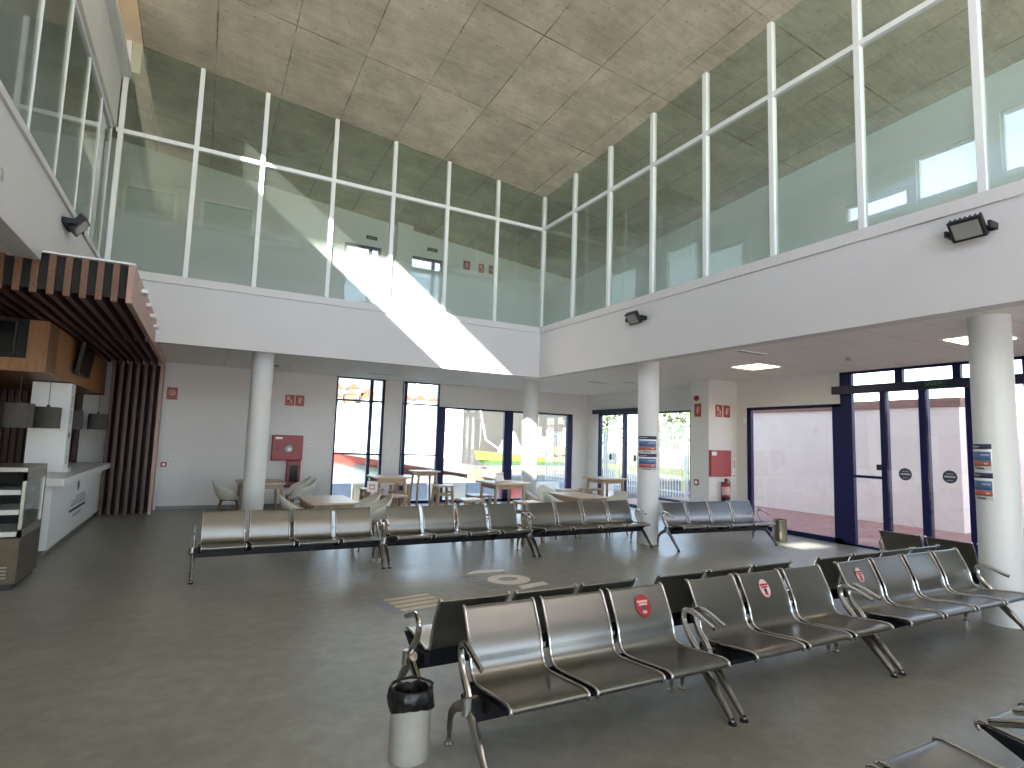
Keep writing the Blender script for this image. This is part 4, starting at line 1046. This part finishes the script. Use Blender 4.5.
for k in range(6): MB().box(-.08, .08, -5.3+k*2.1, -5.1+k*2.1, 0, .62).link('post', M_KERB, t)
t = MB().box(13.0, 13.3, 3.9, 17, -.3, 1.5).link('roadside_wall', M_ROADWALL); tag(t, 'pale roadside wall behind the white fence', 'wall')
def tree(x, y, h, r, mat, label, seed):
    q = random.Random(seed); t = thing('tree', label, 'tree', (x, y, -.3), 0, 'trees beyond the fence')
    MB().tube([(0, 0, 0), (.1, 0, h*.35), (0, .1, h*.7)], [.16, .12, .06], 8).link('trunk', M_BARK, t, smooth=True)
    m = MB()
    for k in range(240):
        a = q.uniform(0, 2*PI); e = q.uniform(-.7, 1); rr = r*(q.random()**.33)
        c = Vector((rr*math.cos(a)*math.cos(e), rr*math.sin(a)*math.cos(e), h*.72+rr*math.sin(e)*.8)); s = q.uniform(.16, .32)*r*.55
        Mx = Matrix.Translation(c) @ Matrix.Rotation(q.uniform(0, PI), 4, Vector((q.random()-.5, q.random()-.5, q.random()-.5)).normalized())
        vs = [m.bm.verts.new(Mx @ Vector(v)) for v in ((-s, 0, 0), (0, -s*.6, .05), (s, 0, 0), (0, s*.6, .05))]; m.bm.faces.new(vs)
    m.link('foliage', mat, t, recalc=False)
tree(16.2, 11.6, 3.6, 1.9, M_LEAF2, 'olive green tree seen through the window beside the right pier', 1)
tree(16.5, 19.6, 3.8, 2.0, M_LEAF, 'green tree seen through the yard door glass', 2)
tree(18.0, 15.0, 3.2, 1.7, M_LEAF, 'small green tree between the two others beyond the fence', 3)

# ------------------------------------------------------------------ outside: harbour behind the back wall
structure(MB().box(-40, 14.0, YB+.15, 9.5, -1.0, -.55).box(3.0, 60, 9.5, 24.0, -1.6, -.62).link('ground_quay', M_QUAY))
def water_mat():
    m, nt, out = new_mat('harbour_water'); p = N(nt, 'ShaderNodeBsdfPrincipled'); p.inputs['Base Color'].default_value = (.06, .13, .12, 1); p.inputs['Roughness'].default_value = .12
    g = N(nt, 'ShaderNodeNewGeometry'); mp = N(nt, 'ShaderNodeMapping'); mp.inputs['Scale'].default_value = (.5, 1.4, 1); L(nt, g.outputs['Position'], mp.inputs[0])
    no = N(nt, 'ShaderNodeTexNoise'); no.inputs['Scale'].default_value = 1.6; no.inputs['Detail'].default_value = 5; L(nt, mp.outputs[0], no.inputs['Vector'])
    b = N(nt, 'ShaderNodeBump'); b.inputs['Strength'].default_value = .9; b.inputs['Distance'].default_value = .25; L(nt, no.outputs['Fac'], b.inputs['Height']); L(nt, b.outputs[0], p.inputs['Normal'])
    L(nt, p.outputs[0], out.inputs['Surface']); return m
structure(MB().box(-120, 120, 9.0, 300, -1.6, -1.3).link('water', water_mat()))
# jersey barriers on the quay
M_JW = pbr('barrier_white', (.66, .62, .58), .7, var=.06); M_JB = pbr('barrier_blue_grey', (.36, .40, .52), .7, var=.06); M_JR = pbr('barrier_red', (.58, .13, .11), .6, var=.06); M_JS = pbr('barrier_sand', (.66, .52, .36), .7)
x = -6.6
BL = ['blue grey quay barrier, leftmost outside the tall left window', 'white quay barrier with a sand coloured cap outside the tall left window', 'blue grey quay barrier before the white pier',
      'white quay barrier behind the small bar table', 'blue grey quay barrier left of the red one', 'low red quay barrier outside the wide window', 'white quay barrier right of the red one',
      'blue grey quay barrier behind the sunlit column', 'white quay barrier at the right end of the wide window']
BM = [M_JB, M_JS, M_JB, M_JW, M_JB, M_JR, M_JW, M_JB, M_JW]
BX = [-2.9, -1.7, -.55, .75, 1.95, 3.15, 4.35, 5.6, 6.75]
for lb, mt, xx in zip(BL, BM, BX):
    w = 1.12
    prof = [(-.26, 0), (.26, 0), (.26, .12), (.13, .34), (.10, .82), (-.10, .82), (-.13, .34), (-.26, .12)]
    o = MB().prism(prof, w, frame_matrix((-w/2, 0, 0), (0, 1, 0), (0, 0, 1))).link('jersey_barrier', mt, loc=(xx, 6.7, -.55), bevel=.01)
    tag(o, lb, 'barrier', 'barriers along the quay edge')
# ferry
M_HULL = pbr('hull_white', (.60, .60, .58), .5, var=.02, scale=.2); M_BOOT = pbr('hull_red', (.40, .028, .016), .5, var=.06, scale=.5); M_DECK = pbr('deck_grey', (.4, .4, .4), .6)
a, b = Vector((6.6, 58.0, -1.5)), Vector((15.4, 36.5, -1.5))
dv = (b-a).normalized(); nv = Vector((-dv.y, dv.x, 0))          # nv points away from the quay
if nv.y < 0: nv = -nv
Lh = (b-a).length
t = thing('ferry', 'large white ferry with a red waterline moored across the water', 'ship', a)
t.rotation_euler.z = math.atan2(dv.y, dv.x)
sgn = 1 if (Matrix.Rotation(t.rotation_euler.z, 3, 'Z') @ Vector((0, 1, 0))).dot(nv) > 0 else -1
def hull(z0, z1, grow, mb, mi):
    out = [(-40, 0), (Lh-1.5+grow*.2, 0), (Lh+grow*.5, sgn*1.0), (Lh+1.0+grow, sgn*3.5), (Lh+grow*.5, sgn*6.0), (Lh-1.5, sgn*7), (-40, sgn*7)]
    mb.prism(out, z1-z0, Matrix.Translation((0, 0, z0)), mi)
m = MB(); hull(0, 1.35, 0, m, 0); m.link('waterline', M_BOOT, t)
m = MB(); hull(1.35, 6.3, .6, m, 0); m.link('hull', M_HULL, t)
m = MB(); m.box(-40, Lh, -.04 if sgn > 0 else .0, .0 if sgn > 0 else .04, 3.9, 4.0); m.link('rubbing_strake', M_BOOT, t)
m = MB()
for k in range(10): m.box(-4+k*2.4, -3.2+k*2.4, -.03 if sgn > 0 else 0, 0 if sgn > 0 else .03, 3.25, 3.5)
m.link('porthole', M_DECK, t)
m = MB(); m.box(-40, Lh-8, sgn*1.5 if sgn > 0 else -6, sgn*6 if sgn > 0 else -1.5, 6.3, 6.9); m.link('deckhouse', M_HULL, t)
# hillside town
hl = MB()
grid = []
for i in range(25):
    row = []
    for j in range(9):
        u, v = i/24, j/8
        row.append(Vector((-40+260*u, 120+120*v, -2+v*52*(.75+.25*math.sin(u*9)))))
    grid.append(row)
hl.patch(grid); structure(hl.link('hill', pbr('hillside', (.33, .31, .25), .9, var=.3, scale=.05), smooth=True))
M_H = [pbr('house_white', (.40, .39, .37), .8), pbr('house_cream', (.33, .27, .20), .8), pbr('house_orange', (.30, .13, .06), .8), pbr('house_grey', (.22, .22, .22), .8)]
M_ROOF = pbr('roof_tile', (.24, .08, .04), .8); M_WINDOW = pbr('house_window', (.10, .11, .13), .3)
HN = ['white', 'cream', 'orange', 'grey']
HL = ['white house on the hill, leftmost in the tall left window', 'cream house on the hill, second from the left in the tall left window', 'orange house on the hill in the tall left window, left of its bar', 'grey house on the hill in the tall left window, beside an orange one',
      'white house on the hill in the tall left window, right of its bar', 'orange house on the hill at the right edge of the tall left window', 'cream house on the hill, leftmost in the second tall window', 'white house on the hill in the second tall window, beside the cream one',
      'grey house on the hill in the middle of the second tall window', 'white house on the hill in the second tall window, right of the grey one', 'cream house on the hill in the second tall window, near its right post', 'white house on the hill, rightmost in the second tall window']
for i in range(12):
    u = i/11; q = (0, 1, 2, 3, 0, 2, 1, 0, 3, 0, 1, 0)[i]
    x, y = (24.6+2.15*i if i < 6 else 44.6+2.15*(i-6)), 148+(i % 2)*7
    v = (y-120)/120; z = -2+v*52*(.75+.25*math.sin(((x+40)/260)*9))+rnd.uniform(-.5, 0)
    w, d, h = rnd.uniform(2.5, 3.1), rnd.uniform(3.5, 4.5), rnd.uniform(2.8, 4.4)
    t = thing('house', HL[i], 'house', (x, y, z-1.5), rnd.uniform(-.15, .15), 'houses on the hill')
    MB().box(-w/2, w/2, -d/2, d/2, 0, h+1.5).link('walls', M_H[q], t)
    m = MB(); m.prism([(-w/2-.3, 0), (w/2+.3, 0), (0, 1.5)], d+.6, frame_matrix((0, d/2+.3, h+1.5), (1, 0, 0), (0, 0, 1))); m.link('roof', M_ROOF, t)
    m = MB()
    for fx in (-.28, .28):
        for fz in (.35, .7): m.box(w*fx-.4, w*fx+.4, -d/2-.05, -d/2, h*fz+.9, h*fz+1.8)
    link_each(m, 'window', M_WINDOW, t)
# fishing boat and net store on the right part of the quay
M_BOATG = pbr('boat_green', (.06, .14, .05), .5); M_BOATY = pbr('boat_yellow', (.30, .25, .03), .5); M_SHED = pbr('shed_grey', (.060, .053, .046), .8, var=.15, scale=.4); M_BOOM = pbr('boom_white', (.45, .44, .41), .5)
t = thing('fishing_boat', 'green and yellow fishing boat with white booms on the quay', 'boat', (12.6, 21.6, -.62), R(-6))
def boat(z0, z1, s0, s1, mb):
    n = 14; ra, rb = [], []
    for k in range(2*n):
        a = 2*PI*k/(2*n); c, s = math.cos(a), math.sin(a)
        px = 3.7*(abs(c)**.8)*(1 if c > 0 else -1); py = 1.5*(abs(s)**.6)*(1 if s > 0 else -1)
        ra.append(mb.bm.verts.new((px*s0, py*s0, z0))); rb.append(mb.bm.verts.new((px*s1, py*s1, z1+.35*abs(c)**3)))
    for k in range(2*n): mb.bm.faces.new((ra[k], ra[(k+1) % (2*n)], rb[(k+1) % (2*n)], rb[k]))
    mb.bm.faces.new(ra[::-1]); mb.bm.faces.new(rb)
m = MB(); boat(.35, .80, .78, .93, m); m.link('hull', M_JW, t)
m = MB(); boat(.80, 1.08, .93, 1.0, m); m.link('stripe', M_BOATG, t)
m = MB(); boat(1.08, 1.28, 1.0, 1.03, m); m.link('gunwale', M_BOATY, t)
m = MB(); boat(.0, .35, .6, .78, m); m.link('keel', M_JW, t)
MB().box(-.2, 1.2, -.8, .8, 1.2, 2.6).link('wheelhouse', M_JW, t, bevel=.05)
MB().box(1.3, 2.6, -.7, .7, 1.5, 2.0).link('net_crate', M_BOATY, t, bevel=.03)
MB().tube([(-1.9, 0, 1.5), (-3.2, .0, 2.3), (-3.7, .1, 4.6)], .06, 8).link('boom', M_BOOM, t, smooth='auto')
MB().tube([(2.9, 0, 1.5), (3.3, 0, 4.2)], .07, 8).link('boom', M_BOATY, t, smooth='auto')
t = thing('harbour_shed', 'dark grey harbour shed behind the fishing boat', 'building', (16.0, 26.5, -.62), 0)
MB().box(-4.9, 6, 0, 3, 0, 4.55).link('walls', M_SHED, t)
MB().box(-5.1, 6.2, -.3, 3.3, 4.55, 4.75).link('roof', M_DECK, t)
link_each(MB().box(-1.2, .2, -.05, 0, 0, 3.4).box(2.2, 3.4, -.05, 0, 0, 3.4), 'door', M_JS, t)
for i, (xx, yy, w, lb) in enumerate(((12.6, 24.6, 1.0, 'pale boat under a white cover left of the harbour shed'), (17.6, 24.4, 1.2, 'pale boat under a white cover right of the fishing boat'))):
    o = MB().lathe([(0, 0), (1.0, 0), (1.05, .4), (.85, 1.7), (.3, 2.9), (0, 3.1)], n=18).link('covered_boat', M_JW, loc=(xx, yy, -.62), smooth=True)
    o.scale = (w, 1.0, 1.0); tag(o, lb, 'boat', 'covered boats on the quay')
t = MB().box(7.0, 22, 18.4, 19.2, -.62, .02).link('stone_kerb', pbr('warm_stone', (.22, .15, .10), .9, var=.25, scale=1.5)); tag(t, 'warm stone edging in front of the fishing boat', 'kerb')

# ------------------------------------------------------------------ light
w = bpy.data.worlds.new('sky'); sc.world = w; w.use_nodes = True
nt = w.node_tree; nt.nodes.clear()
out = nt.nodes.new('ShaderNodeOutputWorld'); bg = nt.nodes.new('ShaderNodeBackground')
sky = nt.nodes.new('ShaderNodeTexSky'); sky.sky_type = 'NISHITA'; sky.sun_disc = False
SUN = Vector((1.0, 1.1, -.78)).normalized()
sky.sun_elevation = math.asin(-SUN.z); sky.sun_rotation = math.atan2(-SUN.x, -SUN.y)
sky.altitude = 2500; sky.air_density = 1.0; sky.dust_density = .05; sky.ozone_density = 1.0
bg.inputs['Strength'].default_value = .36
hs = nt.nodes.new('ShaderNodeHueSaturation'); hs.inputs['Saturation'].default_value = .68
nt.links.new(sky.outputs[0], hs.inputs['Color']); nt.links.new(hs.outputs[0], bg.inputs[0]); nt.links.new(bg.outputs[0], out.inputs[0])
sl = bpy.data.lights.new('sun', 'SUN'); sl.energy = 10.0; sl.angle = R(.55); sl.color = (1.0, .96, .90)
so = bpy.data.objects.new('sun', sl); COL.objects.link(so); so.rotation_euler = SUN.to_track_quat('-Z', 'Y').to_euler(); so.location = (-20, -10, 20)

# ------------------------------------------------------------------ camera
cam = bpy.data.cameras.new('camera'); co = bpy.data.objects.new('camera', cam); COL.objects.link(co)
yaw, pitch, roll = R(28.29665387), R(5.70155354), R(1.77766266)
f = Vector((math.sin(yaw)*math.cos(pitch), math.cos(yaw)*math.cos(pitch), math.sin(pitch)))
r_ = Vector((math.cos(yaw), -math.sin(yaw), 0)); u_ = r_.cross(f)
r2 = r_*math.cos(roll)+u_*math.sin(roll); u2 = -r_*math.sin(roll)+u_*math.cos(roll)
Mc = Matrix((r2, u2, -f)).transposed().to_4x4(); Mc.translation = Vector((-6.34456492, -10.56159572, 1.65)); co.matrix_world = Mc
cam.sensor_width = 36; cam.lens = 573.1318/1024*36; cam.clip_start = .05; cam.clip_end = 1000
sc.camera = co
sc.view_settings.view_transform = 'Standard'; sc.view_settings.look = 'None'; sc.view_settings.gamma = 1; sc.view_settings.use_curve_mapping = False
sc.view_settings.exposure = 1.65
sc.cycles.use_denoising = True
sc.cycles.max_bounces = 12; sc.cycles.diffuse_bounces = 6; sc.cycles.transparent_max_bounces = 24
sc.cycles.sample_clamp_indirect = 8
